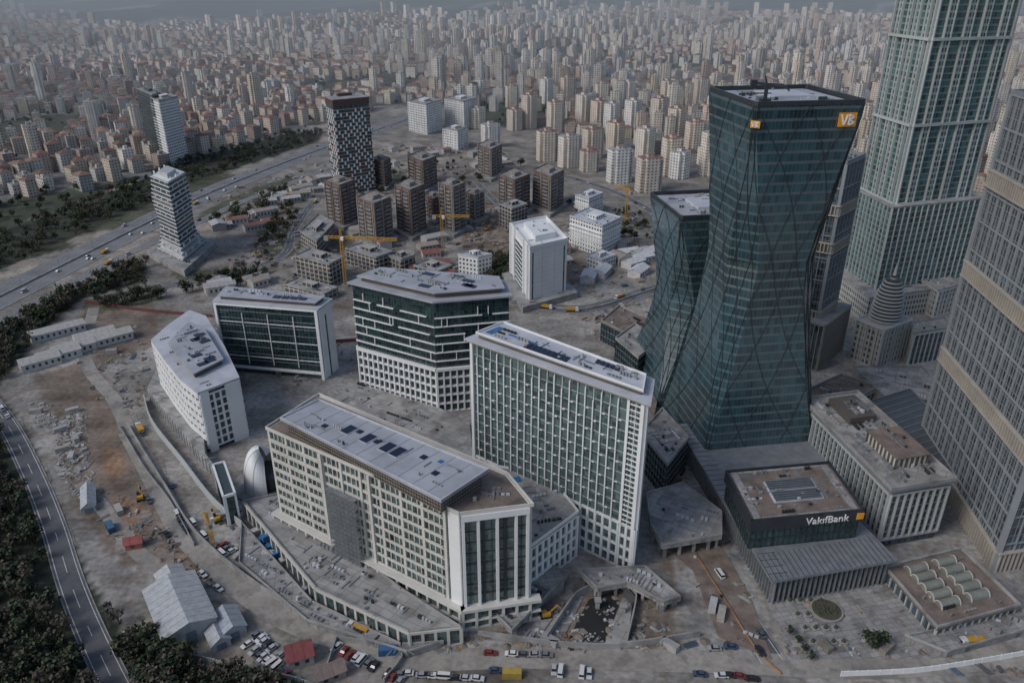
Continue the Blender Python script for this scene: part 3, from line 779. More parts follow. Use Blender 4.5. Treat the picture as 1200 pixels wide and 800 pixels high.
hw=[(-260,470),(-90,392),(0,348),(60,318),(120,288),(180,258),(240,229),(300,204),(360,181),(420,160),(475,141),(530,122),(600,108),(660,98),(740,88),(860,78)]
cH=road('highway',hw,34,.15,8,True,'asphh')
cS=road('service_road',[(-120,448),(0,378),(70,341),(120,312),(175,286),(225,264),(280,238),(340,215),(385,196)],8,.13,2,False,'asphh')
cL=road('country_road',[(-60,430),(-20,462),(10,500),(38,555),(62,615),(82,680),(108,745),(150,830),(215,930)],8.5,.12,2)
cB=road('site_road',[(150,505),(180,560),(212,620),(262,672),(330,722),(410,752),(480,772),(600,770),(700,772),(860,776),(1000,782),(1120,775),(1320,752)],9,.11,2,mat='dirtroad',lines=False,kerb=False)
cC=road('avenue',[(600,352),(660,362),(700,360),(770,338),(850,318)],13,.12,4,True)
cD=road('avenue',[(430,345),(500,330),(560,340),(600,352)],9,.10,2)
cE=road('street',[(790,600),(820,650),(855,700),(885,745),(905,775)],9,.10,2)
cF=road('street',[(130,352),(200,335),(260,322),(330,300),(345,270),(370,235),(400,225)],8,.10,2)
cG=road('street',[(610,215),(650,205),(720,225),(790,262),(840,280)],9,.10,2)
cI=road('street',[(560,215),(600,250),(640,245),(690,225)],7,.09,2)
cM=road('site_road',[(110,360),(100,420),(135,470),(150,505)],7,.10,2,mat='dirtroad',lines=False,kerb=False)
cN=road('site_road',[(400,225),(440,215),(470,250),(480,300),(440,335)],7,.10,2,mat='dirtroad',lines=False,kerb=False)
cO=road('site_road',[(95,565),(125,600),(165,650),(230,690)],6,.10,2,mat='dirtroad',lines=False,kerb=False)
cJ=road('boulevard',[(478,106),(560,106),(640,104),(760,110),(900,95)],18,.12,4,True)
# ================= ground =================
forest=[W(z) for z in ([(-300,520),(-20,470),(0,500),(30,560),(58,640),(84,720),(120,830),(120,1100),(-400,1100)],
 [(-40,440),(6,470),(40,520),(62,580),(85,650),(112,690),(150,745),(210,830),(300,1000),(240,1000),(150,830),(100,730),(60,610),(10,500)],
 [(-200,470),(-60,415),(20,376),(100,335),(150,312),(172,312),(165,330),(95,350),(60,380),(25,420),(0,450),(-120,560)],
 [(-300,430),(0,318),(70,285),(150,250),(215,218),(300,190),(375,165),(380,155),(330,158),(215,190),(130,225),(0,272),(-300,340)],
 [(150,745),(250,785),(345,812),(420,900),(200,900)])]
site=W([(95,350),(240,330),(420,300),(700,330),(860,330),(1250,350),(1500,820),(1300,1100),(330,1100),(150,780),(110,690),(70,600),(40,520),(20,440)])
brownz=[W(z) for z in ([(110,480),(165,500),(215,600),(300,700),(250,690),(170,620),(120,560)],[(640,690),(780,690),(800,760),(560,760)],[(40,440),(110,420),(140,470),(150,600),(130,650),(90,600)],[(150,600),(220,640),(330,720),(200,670),(140,660)],[(300,240),(345,240),(350,300),(300,300)],[(540,225),(600,225),(610,300),(540,290)],[(770,650),(800,640),(870,760),(830,770)],[(95,355),(180,350),(190,400),(120,430),(90,400)],[(640,270),(700,320),(660,340),(620,300)],[(385,250),(420,260),(410,300),(385,290)])]
rustz=[W(z) for z in ([(130,575),(165,590),(170,620),(140,612)],[(120,520),(140,525),(150,560),(125,555)],[(640,735),(690,740),(760,765),(640,765)])]
greenz=[W(z) for z in ([(232,250),(300,220),(345,205),(345,215),(290,240),(238,262)],[(300,262),(345,262),(350,300),(310,300)],[(200,318),(300,312),(290,325),(210,332)],[(560,300),(596,300),(596,340),(560,335)],[(430,205),(480,200),(470,215),(430,215)],[(95,352),(180,335),(190,350),(100,372)])]
pave=[W(z) for z in ([(400,470),(560,470),(560,560),(400,520)],[(900,690),(1040,680),(1200,760),(930,780)],[(290,560),(340,600),(430,700),(560,740),(640,760),(480,770),(330,720),(270,640)],[(285,400),(420,400),(420,440),(540,500),(520,560),(380,470),(290,480)],[(760,560),(860,560),(900,780),(820,780)],[(940,440),(1080,440),(1200,560),(1200,760),(1100,760)])]
def cityline(px): return np.interp(px,[-400,0,120,170,230,340,470,560,600,700,845,1000,1200,1600],[330,268,225,206,186,155,122,146,150,165,205,205,235,270])
def ground():
    ys=np.concatenate([np.linspace(-400,60,16)[:-1],np.geomspace(60,14000,430)]); s=np.linspace(-1,1,440)
    hwid=320+.95*np.maximum(ys,0); X=hwid[:,None]*s[None,:]; Y=np.repeat(ys[:,None],len(s),1)
    Z=T(X,Y); n1=np.sin(X/37+np.sin(Y/23)*1.5)*np.cos(Y/41+np.sin(X/29)); n2=np.sin(X/9+Y/13)*np.cos(Y/11-X/17)
    C=np.zeros(X.shape+(3,)); C[:]=(.215,.20,.18)
    def setc(mask,col,k=1.0):
        for a in range(3): C[...,a]=np.where(mask,C[...,a]*(1-k)+col[a]*k,C[...,a])
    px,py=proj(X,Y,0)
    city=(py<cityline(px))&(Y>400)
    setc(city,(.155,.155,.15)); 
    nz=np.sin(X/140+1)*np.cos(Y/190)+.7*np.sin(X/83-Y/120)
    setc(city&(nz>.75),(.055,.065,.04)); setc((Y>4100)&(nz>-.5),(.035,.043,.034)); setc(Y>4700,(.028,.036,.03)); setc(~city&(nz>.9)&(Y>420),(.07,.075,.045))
    setc((~city)&(n1>.5)&(Y>420),(.27,.24,.205))
    setc(inpoly(X,Y,site),(.24,.226,.206)); setc(inpoly(X,Y,site)&(n1>.35),(.29,.28,.26),.7); setc(inpoly(X,Y,site)&(n1<-.55),(.165,.145,.125),.7)
    for z in brownz: setc(inpoly(X,Y,z),(.17,.13,.10),.85)
    for z in pave: setc(inpoly(X,Y,z),(.28,.277,.27),.8)
    for z in rustz: setc(inpoly(X,Y,z),(.26,.155,.09),.7)
    for z in greenz: setc(inpoly(X,Y,z),(.06,.075,.04),.85)
    for z in forest: setc(inpoly(X,Y,z),(.036,.043,.027))
    setc((Y<235)&(X<-150)&(~inpoly(X,Y,site)),(.036,.043,.027))
    C*= (1+.10*n2+.08*n1)[...,None]
    nr,nc=X.shape; me=bpy.data.meshes.new('ground')
    co=np.stack([X,Y,Z],-1).reshape(-1,3)
    idx=np.arange(nr*nc).reshape(nr,nc); F=np.stack([idx[:-1,:-1],idx[:-1,1:],idx[1:,1:],idx[1:,:-1]],-1).reshape(-1,4)
    me.from_pydata(co.tolist(),[],F.tolist())
    ca=me.attributes.new('Col','FLOAT_COLOR','POINT'); cc=np.ones((nr*nc,4),np.float32); cc[:,:3]=C.reshape(-1,3); ca.data.foreach_set('color',cc.ravel())
    g=NG('earth'); c=g.attr('Col')
    a=g.ramp(g.noise(.05,8),.3,.7,.58,1.38); b=g.ramp(g.noise(.45,5),.3,.7,.70,1.28); d=g.ramp(g.noise(.012,4),.3,.7,.8,1.2)
    v=g.gray(g.math('MULTIPLY',g.math('MULTIPLY',a,b),d)); o=g.mix(1.0,c,v,'MULTIPLY')
    for rot,lo in((.7,.55),(-.9,.57),(1.9,.58)):
        tc=g.n.new('ShaderNodeTexCoord'); mp=g.n.new('ShaderNodeMapping'); mp.inputs['Rotation'].default_value=(0,0,rot); mp.inputs['Scale'].default_value=(.02,.32,1); g.l.new(tc.outputs['Object'],mp.inputs['Vector'])
        sn=g.noise(1.0,5,mp.outputs[0]); o=g.mix(g.ramp(sn,lo,lo+.12,0,.42),o,g.mix(1.0,o,(1.38,1.35,1.30,1) if rot>0 else (.62,.58,.55,1),'MULTIPLY'))
    tr=g.ramp(g.noise(.09,6),.55,.61,0,.6); o=g.mix(tr,o,g.mix(1.0,o,(.66,.57,.50,1),'MULTIPLY'))
    g.put(o,g.b.inputs['Base Color']); g.b.inputs['Roughness'].default_value=.95
    bp=g.n.new('ShaderNodeBump'); bp.inputs['Strength'].default_value=.6; bp.inputs['Distance'].default_value=.8; g.l.new(g.noise(.25,6),bp.inputs['Height']); g.l.new(bp.outputs[0],g.b.inputs['Normal'])
    me.materials.append(g.m); ob=bpy.data.objects.new('ground',me); bpy.context.scene.collection.objects.link(ob)
ground()
# ================= distant city mass =================
def city():
    rnd=np.random.RandomState(5); mb=MB()
    allr=[]
    for c,w in roads[:3]+roads[-1:]: allr.append((c[::3],w))
    for c,w in roads: 
        if w<10: allr.append((c[::3],w-4))
    pts=[]
    def gen(y0,y1,cell):
        ys=np.arange(y0,y1,cell)
        for r,y in enumerate(ys):
            if r%5==4: continue
            hx=.74*y+80; xs=np.arange(-hx,hx,cell)
            for k,x in enumerate(xs):
                if (k+r//5*2)%7==6: continue
                pts.append((x+rnd.uniform(-.26,.26)*cell+(r//5)*11,y+rnd.uniform(-.26,.26)*cell,cell))
    gen(560,1500,20); gen(1500,2800,25); gen(2800,4900,35)
    A=np.array(pts); X,Y,cl=A[:,0],A[:,1],A[:,2]
    px,py=proj(X,Y,0); ok=py<cityline(px)-2
    for c,w in allr:
        d=np.full(len(X),1e9)
        for q in c: d=np.minimum(d,(X-q[0])**2+(Y-q[1])**2)
        ok&=d>(w/2+12)**2
    for z in forest: ok&=~inpoly(X,Y,z)
    for q in keep: ok&=((X-q[0])**2+(Y-q[1])**2)>22**2
    nz=np.sin(X/140+1)*np.cos(Y/190)+.7*np.sin(X/83-Y/120)
    ok&=~((nz>.85)&(rnd.rand(len(X))<.85))
    edge_=4050+330*np.sin(X/520+1)+180*np.sin(X/210)
    ok&=~((Y>edge_-300)&(rnd.rand(len(X))<(Y-edge_+300)/500))
    X,Y,cl=X[ok],Y[ok],cl[ok]; Z=T(X,Y)
    tn=np.sin(X/260+2)*np.cos(Y/330+1)+.6*np.sin(X/120+Y/210)
    walls=np.array([(.58,.53,.46),(.63,.59,.52),(.52,.45,.37),(.62,.61,.58),(.52,.42,.36),(.46,.44,.42),(.66,.63,.58),(.55,.49,.39),(.38,.30,.26)])
    roofs=np.array([(.21,.115,.085),(.20,.12,.095),(.24,.15,.115),(.16,.10,.08),(.27,.265,.255),(.21,.205,.20)])
    for i in range(len(X)):
        x,y,z=X[i],Y[i],Z[i]-1.5; right=x>-.12*y
        pt=(.30 if right else .05)+(.38 if tn[i]>.6 else 0)+(.06 if y>2200 else 0)
        an=.7*math.sin(x/420+.5)+.5*math.cos(y/390)+rnd.uniform(-.12,.12)
        s=cl[i]; tw=rnd.rand()<pt*.7
        if tw:
            w=min(rnd.uniform(.6,.8)*s,22); d=min(rnd.uniform(.5,.7)*s,18); h=rnd.uniform(22,42) if rnd.rand()<.75 else rnd.uniform(42,70); flat=True
            wc=walls[rnd.choice([0,1,3,6,1,6,3,4,7,5])]*1.05
        else:
            w=rnd.uniform(.5,.85)*min(s,32); d=rnd.uniform(.45,.72)*min(s,32); h=rnd.uniform(9,24); flat=rnd.rand()<.3; wc=walls[rnd.randint(len(walls))]
        wc=wc*rnd.uniform(.72,1.1); rc=roofs[rnd.randint(4)] if (not flat or (tw and rnd.rand()<.4)) else roofs[4+rnd.randint(2)]; rc=rc*rnd.uniform(.75,1.2)
        c,q=math.cos(an),math.sin(an)
        def tr(a,b): return (x+c*a-q*b,y+q*a+c*b)
        def rc4(a,b): return [tr(-a,-b),tr(a,-b),tr(a,b),tr(-a,b)]
        wc=tuple(wc); rc=tuple(rc)
        if flat:
            if tw and y<3200:
                mb.prism(rc4(w/2,d*.3),z,z+h+1.5,wc,rc); mb.prism(rc4(w*.28,d/2),z,z+h+2.2,wc,rc)
            else: mb.prism(rc4(w/2,d/2),z,z+h+1.5,wc,rc)
            if y<2800: mb.prism(rc4(w*.15,d*.15),z+h+1.5,z+h+4.8,wc,rc)
        else:
            mb.prism(rc4(w/2,d/2),z,z+h+1.5,wc,top=False)
            e=.6; zz=z+h+1.4; a=[(p[0],p[1],zz) for p in rc4(w/2+e,d/2+e)]
            rh=zz+min(w,d)*.24
            if w>d: r0=tr(-(w-d)/2,0);r1=tr((w-d)/2,0); r0=(*r0,rh);r1=(*r1,rh); fs=[[a[0],a[1],r1,r0],[a[1],a[2],r1],[a[2],a[3],r0,r1],[a[3],a[0],r0]]
            else: r0=tr(0,-(d-w)/2-.01);r1=tr(0,(d-w)/2+.01); r0=(*r0,rh);r1=(*r1,rh); fs=[[a[0],a[1],r0],[a[1],a[2],r1,r0],[a[2],a[3],r1],[a[3],a[0],r0,r1]]
            for f in fs: mb.face(f,None,rc)
    mb.obj('distant_city',['city']); print('city',len(X))
city()
# ================= trees =================
def treemesh(seed,hh,col,bare=False):
    r=random.Random(seed); m=MB(); 
    m.cyl(0,0,0,.28,hh*.45,6,(.3,.25,.2),1,.14)
    cl=[]
    for k in range(7):
        a=r.uniform(0,6.28); z=hh*r.uniform(.3,.6); e=(math.cos(a)*hh*.25*r.uniform(.6,1.2),math.sin(a)*hh*.25*r.uniform(.6,1.2),z+hh*r.uniform(.1,.3)); m.beam((0,0,hh*.3),e,.12,(.3,.25,.2),1); cl.append(e)
    cl.append((0,0,hh*.85))
    for k in range(210 if not bare else 90):
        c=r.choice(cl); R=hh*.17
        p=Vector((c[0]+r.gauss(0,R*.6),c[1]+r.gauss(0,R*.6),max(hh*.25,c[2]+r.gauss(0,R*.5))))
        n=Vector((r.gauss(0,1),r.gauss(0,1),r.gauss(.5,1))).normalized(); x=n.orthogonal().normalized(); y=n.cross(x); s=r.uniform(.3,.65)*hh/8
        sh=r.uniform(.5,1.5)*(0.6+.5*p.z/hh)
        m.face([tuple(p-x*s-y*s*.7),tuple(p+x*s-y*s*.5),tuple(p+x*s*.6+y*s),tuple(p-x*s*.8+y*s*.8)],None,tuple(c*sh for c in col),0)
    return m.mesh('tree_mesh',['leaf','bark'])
def scatter(name,pts,mesh,smin=.6,smax=1.3,rr=random.Random(1)):
    vs=[];fs=[]
    for x,y in pts:
        s=rr.uniform(smin,smax)/2; a=rr.uniform(0,6.28); z=float(T(x,y)); n=len(vs)
        for k in range(4):
            t=a+math.pi/4+k*math.pi/2; vs.append((x+math.cos(t)*s*1.414,y+math.sin(t)*s*1.414,z))
        fs.append((n,n+1,n+2,n+3))
    me=bpy.data.meshes.new(name); me.from_pydata(vs,[],fs); o=bpy.data.objects.new(name,me); bpy.context.scene.collection.objects.link(o)
    o.instance_type='FACES'; o.use_instance_faces_scale=True; o.instance_faces_scale=1.0; o.show_instancer_for_render=False
    c=bpy.data.objects.new('tree',mesh); bpy.context.scene.collection.objects.link(c); c.parent=o
def roadfar(x,y,m=3):
    for c,w in roads:
        if np.min((c[:,0]-x)**2+(c[:,1]-y)**2)<(w/2+m)**2: return False
    return True
tms=[treemesh(1,9,(.05,.065,.03)),treemesh(2,7,(.035,.055,.028)),treemesh(3,8,(.075,.065,.045),True)]
tp=[[],[],[]]; R=random.Random(4)
for z,n in zip(forest,(1500,330,520,700,200)):
    for k in range(n):
        x,y=rnd_in(z,R)
        if y<1500 and y>60 and x>-600 and roadfar(x,y,2.5): tp[R.choice((0,1,1,2,2))].append((x,y))
for k in range(2900):
    y=500+R.random()**1.5*2600; x=R.uniform(-.75,.75)*y
    nzv=math.sin(x/140+1)*math.cos(y/190)+.7*math.sin(x/83-y/120)
    qx,qy=proj(x,y,0)
    if (nzv>.6 or R.random()<.25) and qy<cityline(qx) and roadfar(x,y,3): tp[R.choice((0,1))].append((x,y))
for q in ([(300,240),(350,240),(355,300),(300,300)],[(560,295),(600,300),(600,335),(560,330)],[(660,235),(760,255),(770,285),(690,290)],[(200,335),(300,310),(320,330),(220,345)],[(100,350),(180,335),(190,350),(110,372)],[(240,262),(330,222),(340,230),(260,270)],[(400,205),(480,190),(620,190),(600,230),(420,230)]):
    for k in range(45):
        x,y=rnd_in(W(q),R)
        if roadfar(x,y,2): tp[R.choice((0,1,2))].append((x,y))
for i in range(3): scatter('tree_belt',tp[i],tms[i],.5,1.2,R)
for (x,y,s) in((1022,752,1.0),(1030,748,.9),(1016,745,.8),(1180,640,.7),(935,745,.5),(942,755,.5),(950,765,.5),(925,735,.5),(1172,700,.6)):
    o=bpy.data.objects.new('tree',tms[1]); bpy.context.scene.collection.objects.link(o); X,Y=P(x,y+8); o.location=(X,Y,0); o.scale=(s,s,s); o.rotation_euler=(0,0,x)
# ================= vehicles =================
def carmesh(col,kind=0):
    pm=simple('car_paint',col,.3,.05)
    m=MB(); hw_=.9
    if kind==0: body=[(-2.2,.35),(2.2,.35),(2.25,.75),(1.3,.95),(-1.5,1.0),(-2.2,.9)]; cab=[(-1.6,.98),(1.1,.93),(.5,1.45),(-1.2,1.48)]
    elif kind==1: body=[(-2.6,.4),(2.6,.4),(2.65,1.1),(2.0,1.25),(-2.6,1.3)]; cab=[(-2.5,1.28),(2.0,1.22),(1.5,2.1),(-2.45,2.15)]
    else: body=[(-4.2,.7),(1.8,.7),(1.8,1.1),(-4.2,1.1)]; cab=[(2.0,.6),(4.2,.6),(4.15,1.9),(3.7,2.9),(2.0,2.9)]; 
    def ext(pr,w,mi,w2=None):
        w2=w if w2 is None else w2
        A=[(x,-w if z<pr[0][1]+.3 else -w2,z) for x,z in pr];Bq=[(x,w if z<pr[0][1]+.3 else w2,z) for x,z in pr]; n=len(pr)
        m.face(A,None,(1,1,1),mi); m.face(Bq[::-1],None,(1,1,1),mi)
        for i in range(n): j=(i+1)%n; m.face([A[j],A[i],Bq[i],Bq[j]],None,(1,1,1),mi)
    ext(body,hw_ if kind<2 else 1.15,0 if kind<2 else 2); ext(cab,hw_*.93 if kind<2 else 1.15,1 if kind<2 else 0,hw_*.75 if kind<2 else 1.15)
    if kind<2:
        x0,x1,z=cab[3][0],cab[2][0],cab[2][1]; m.box((x0+x1)/2,0,z,x1-x0,1.36,.07,0,mi=0)
    else:
        m.box(-1.2,0,1.1,5.8,2.4,1.5,0,mi=3); m.box(4.17,0,1.8,.1,2.0,.8,0,mi=1)
    ax=(-1.4,1.4) if kind==0 else ((-1.7,1.7) if kind==1 else (-3.2,-2,3.1)); r=.33 if kind<2 else .5
    for x in ax:
        for s in(-1,1):
            w=(hw_ if kind<2 else 1.1); ring=[(x+r*math.cos(t*.7854),r+r*math.sin(t*.7854)) for t in range(8)]
            m.face([(a,s*(w+.03),b) for a,b in (ring if s<0 else ring[::-1])],None,(1,1,1),2)
            for t in range(8):
                a=ring[t];b=ring[(t+1)%8]; m.face([(a[0],s*(w-.25),a[1]),(b[0],s*(w-.25),b[1]),(b[0],s*(w+.03),b[1]),(a[0],s*(w+.03),a[1])],None,(1,1,1),2)
    return m.mesh('vehicle_mesh',[pm,'cglass','tyre','yellow' if kind==2 else 'grey'])
cols=[(.66,.66,.66),(.55,.56,.57),(.62,.62,.62),(.3,.31,.33),(.16,.17,.18),(.03,.03,.035),(.10,.10,.11),(.20,.04,.04),(.05,.08,.14),(.42,.43,.44)]
cm=[carmesh(c,0) for c in cols]; vm_=[carmesh((.62,.62,.61),1)]; tk=[carmesh((.6,.6,.6),2)]
def veh(name,mesh,x,y,rot,z=.2):
    o=bpy.data.objects.new(name,mesh); bpy.context.scene.collection.objects.link(o); o.location=(x,y,float(T(x,y))+z); o.rotation_euler=(0,0,rot)
def along(c,n,offsets,R,truck=.12,y1=1500):
    cc=[(c[i],math.atan2(c[i+1][1]-c[i][1],c[i+1][0]-c[i][0])) for i in range(len(c)-1) if c[i][1]<y1 and c[i][1]>60]
    for k in range(n):
        (x,y),a=cc[R.randrange(len(cc))]; o=R.choice(offsets); x+=math.sin(a)*o; y-=math.cos(a)*o; an=a if o>0 else a+math.pi
        t=R.random(); 
        if t<truck: veh('truck',tk[0],x,y,an)
        elif t<truck+.15: veh('van',vm_[0],x,y,an)
        else: veh('car',R.choice(cm),x,y,an)
R=random.Random(9)
along(cH,80,(-14,-10,-6,6,10,14),R,.06); along(cL,3,(-2,2),R,0); along(cC,8,(-3,3),R); along(cF,6,(2,-2),R); along(cS,10,(2,-2),R); along(cB,18,(-6,-5,5.5),R,.1); along(cE,3,(2,-2),R,0); along(cG,8,(2,-2),R)
def row(p0,p1,n,da=math.pi/2,jit=.4):
    a,b=P(*p0),P(*p1); an=math.atan2(b[1]-a[1],b[0]-a[0])
    for k in range(n):
        if R.random()<.22: continue
        x=a[0]+(b[0]-a[0])*k/(n-1)+R.uniform(-jit,jit);y=a[1]+(b[1]-a[1])*k/(n-1)+R.uniform(-jit,jit)
        t=R.random(); veh('parked_van' if t<.12 else 'parked_car',vm_[0] if t<.12 else R.choice(cm),x,y,an+da+R.choice((0,math.pi))+R.uniform(-.1,.1),.02)
row((285,752),(345,800),13); row((300,745),(330,768),7); row((395,760),(470,798),11); row((470,790),(560,795),12,0); row((205,598),(218,622),6,0); row((262,640),(300,665),8); row((640,785),(700,790),8); row((820,790),(880,795),6,0); row((560,765),(640,768),7,0);row((1130,690),(1160,700),5)
# ================= sheds, fences, cranes, materials =================
def shed(name,px,py,L,Wd,hh,rot,wall=(.45,.46,.46),roof=(.42,.44,.46),z=0,ridge=2.0):
    x,y=P(px,py); m=Bld(name); c,q=math.cos(rot),math.sin(rot)
    def t(a,b,zz): return (x+c*a-q*b,y+q*a+c*b,z+zz)
    w=m('walls','any'); r=m('roof','any')
    w.prism([t(-L/2,-Wd/2,0)[:2],t(L/2,-Wd/2,0)[:2],t(L/2,Wd/2,0)[:2],t(-L/2,Wd/2,0)[:2]],z,z+hh,wall,top=False)
    for s in(-1,1): w.face([t(s*L/2,-Wd/2*s,hh),t(s*L/2,Wd/2*s,hh),t(s*L/2,0,hh+ridge)],None,wall)
    e=.5
    r.face([t(-L/2-e,-Wd/2-e,hh-.2),t(L/2+e,-Wd/2-e,hh-.2),t(L/2+e,0,hh+ridge+.1),t(-L/2-e,0,hh+ridge+.1)],None,roof)
    r.face([t(L/2+e,Wd/2+e,hh-.2),t(-L/2-e,Wd/2+e,hh-.2),t(-L/2-e,0,hh+ridge+.1),t(L/2+e,0,hh+ridge+.1)],None,roof)
    k=-L/2+2
    while k<L/2-1:
        for s in(-1,1): m('windows','any').prism([t(k,s*(Wd/2+.03)-.04,0)[:2],t(k+1.3,s*(Wd/2+.03)-.04,0)[:2],t(k+1.3,s*(Wd/2+.03)+.04,0)[:2],t(k,s*(Wd/2+.03)+.04,0)[:2]],z+hh*.35,z+hh*.7,(.05,.06,.07))
        for s in(-1,1): m('roof_seams','any').beam(t(k,s*(Wd/2+e),hh-.17),t(k,0,hh+ridge+.12),.10,tuple(v*.8 for v in roof))
        k+=3.2
    m('door','any').prism([t(L/2,-1.6,0)[:2],t(L/2+.1,-1.6,0)[:2],t(L/2+.1,1.6,0)[:2],t(L/2,1.6,0)[:2]],z,z+hh*.75,(.16,.2,.24))
    m.finish()
shed('warehouse',214,724,27,17,7,-.95,(.38,.40,.40),(.40,.42,.43),0,2.4)
shed('warehouse',205,690,12,9,5,-.95,(.45,.45,.44),(.43,.44,.44))
shed('site_shed',270,736,11,8,4,-.95,(.4,.42,.44),(.33,.36,.40)); shed('site_shed',257,752,7,6,3.2,-.95)
shed('red_roof_house',352,772,8,7,4,.4,(.5,.47,.43),(.22,.06,.06)); shed('site_shed',387,792,9,5,3,.5,(.35,.3,.26),(.24,.18,.16))
for (a,b,l) in((68,392,30),(48,428,20),(70,420,22),(88,412,22),(112,398,22),(130,400,24)): shed('prefabricated_site_office',a,b,l,10,5,.72,(.5,.5,.48),(.42,.41,.385),0,1.6)
shed('prefabricated_site_office',105,588,16,5,3,-1.1); shed('red_roof_house',158,640,6,4,3,.3,(.40,.14,.12),(.30,.08,.07))
for (a,b) in((520,325),(505,300),(490,318),(515,312)): shed('red_roof_house',a,b,14,10,4,.3,(.5,.45,.4),(.24,.10,.08))
for k,(a,b) in enumerate(((735,300),(752,306),(742,312),(760,300),(748,322),(705,322),(690,328))): shed('white_shed',a,b,17,10,5,.4+.15*k,(.6,.6,.6),(.58,.59,.60))
sr=random.Random(21)
for zz,n in (([(245,268),(380,205),(385,225),(300,275)],26),([(450,175),(600,180),(610,200),(460,200)],12),([(630,275),(760,290),(770,312),(650,318)],10),([(215,345),(330,318),(340,330),(240,352)],7),([(400,265),(440,300),(520,300),(520,285),(440,262)],8)):
    zw=W(zz)
    for k in range(n):
        x,y=rnd_in(zw,sr)
        if not roadfar(x,y,9): continue
        a,b=proj(x,y,0); g=sr.uniform(.30,.5); rf=sr.choice(((.38,.37,.355),(.30,.30,.30),(.25,.13,.10),(.45,.45,.45),(.33,.28,.24)))
        shed('workshop_shed',float(a),float(b),sr.uniform(9,20),sr.uniform(7,12),sr.uniform(3.5,7),sr.choice((.5,.6,.75,2.1)),(g,g*.98,g*.94),rf,0,1.4)
def container(px,py,rot,col,z=0):
    x,y=P(px,py); B=Bld('shipping_container'); c,s=math.cos(rot),math.sin(rot); B('shell','any').box(x,y,z,6.06,2.44,2.6,rot,col)
    for k in range(11):
        a=-2.8+k*.56
        for sd in(-1,1): B('corrugation','any').box(x+c*a-s*sd*1.24,y+s*a+c*sd*1.24,z+.1,.2,.1,2.4,rot,tuple(v*.8 for v in col))
    B('doors','any').box(x+c*3.06,y+s*3.06,z+.1,.06,2.2,2.4,rot,tuple(v*.7 for v in col)); B.finish()
for (a,b,r,c,z) in((312,634,.6,(.03,.13,.30),0),(322,642,.6,(.03,.13,.30),0),(330,650,.6,(.03,.15,.33),0),(318,637,.6,(.03,.13,.30),2.6),(338,658,.7,(.4,.4,.4),0),(300,626,.6,(.45,.45,.44),0),(130,620,-.9,(.05,.13,.22),0),(140,600,-.9,(.4,.38,.34),0),(835,712,1.2,(.42,.42,.42),0),(845,722,1.2,(.35,.33,.3),0),(455,765,.1,(.04,.12,.25),0),(600,792,0,(.4,.28,.06),0)): container(a,b,r,c,z)
def lattice(m,a,b,w,seg,bw):
    a=Vector(a);b=Vector(b);d=(b-a);L=d.length;d.normalize(); up=Vector((0,0,1)) if abs(d.z)<.9 else Vector((1,0,0)); x=d.cross(up).normalized()*w/2;y=d.cross(x).normalized()*w/2
    cs=[x+y,x-y,-x-y,-x+y]
    for c in cs: m.beam(a+c,b+c,bw)
    n=int(L/seg)
    for i in range(n):
        p=a+d*(i*L/n);q=a+d*((i+1)*L/n)
        for k in range(4): m.beam(p+cs[k],q+cs[(k+1)%4],bw*.6)
def crane(px,py,h,jib,rot,mat='yellow',k=1):
    x,y=P(px,py); B=Bld('tower_crane'); m=B('mast',mat); lattice(m,(x,y,0),(x,y,h),1.8*k,2.6,.26*k)
    c,s=math.cos(rot),math.sin(rot); lattice(B('jib',mat),(x,y,h),(x+c*jib,y+s*jib,h),1.5*k,2.6,.28*k); lattice(B('counter_jib',mat),(x,y,h),(x-c*jib*.28,y-s*jib*.28,h),1.4*k,2.6,.26*k)
    B('counterweight','conc').box(x-c*jib*.26,y-s*jib*.26,h-2.5*k,3*k,2.5*k,3*k,rot); B('cab','white').box(x+c*1.5+s*1.8,y+s*1.5-c*1.8,h-1.5,2*k,2*k,2.4*k,rot)
    lattice(B('apex',mat),(x,y,h),(x,y,h+7*k),1.1*k,2.6,.22*k); B('ties','metal').beam((x,y,h+7*k),(x+c*jib*.7,y+s*jib*.7,h+1),.12); B('ties','metal').beam((x,y,h+7*k),(x-c*jib*.25,y-s*jib*.25,h+1),.12)
    B('foundation','conc').box(x,y,0,5*k,5*k,1); B.finish()
crane(405,335,36,40,-.12); crane(519,296,30,22,.0); crane(733,262,30,20,2.0)
crane(250,640,12,8,2.2,k=.6)
def shell():
    B=Bld('white_shell_pavilion'); x,y=P(306,566); m=B('shell','white')
    def S(u,v):
        a=math.radians(75+215*u); r=(12.5*math.cos(v*math.pi/2*.96)**.7)*(1-.1*u); return (x+3+r*math.cos(a)*.8,y+r*math.sin(a),19*math.sin(v*math.pi/2)*(.55+.45*math.sin(math.pi*(u*.8+.1))))
    N_,K=24,12
    for i in range(N_):
        for j in range(K): m.face([S(i/N_,j/K),S((i+1)/N_,j/K),S((i+1)/N_,(j+1)/K),S(i/N_,(j+1)/K)])
    for i in range(0,N_+1,4):
        for j in range(K): B('ribs','pgrey').beam(S(i/N_,j/K),S(i/N_,(j+1)/K),.25)
    B('glazed_drum','gl').cyl(x+4,y,0,7.5,7,20); B('plinth','conc').cyl(x+2,y,0,14,.6,28); B.finish()
    B=Bld('glazed_pavilion'); q=quad((250,545),(262,582),(275,578),14); B('glazing','gl').prism(q,0,14)
    for i in range(4):
        p,u,n,L=edge(q,i); grid(B,q,i,0,14,2,3.5,'metal','metal',vw=.15,vd=.2,hh=.2,hd=.15); B('frame','white').wbox(p,u,n,-.4,.8,0,14.6,-.3,.5); B('frame','white').wbox(p,u,n,.8,L,13.5,14.6,-.3,.5)
    B.finish()
shell()
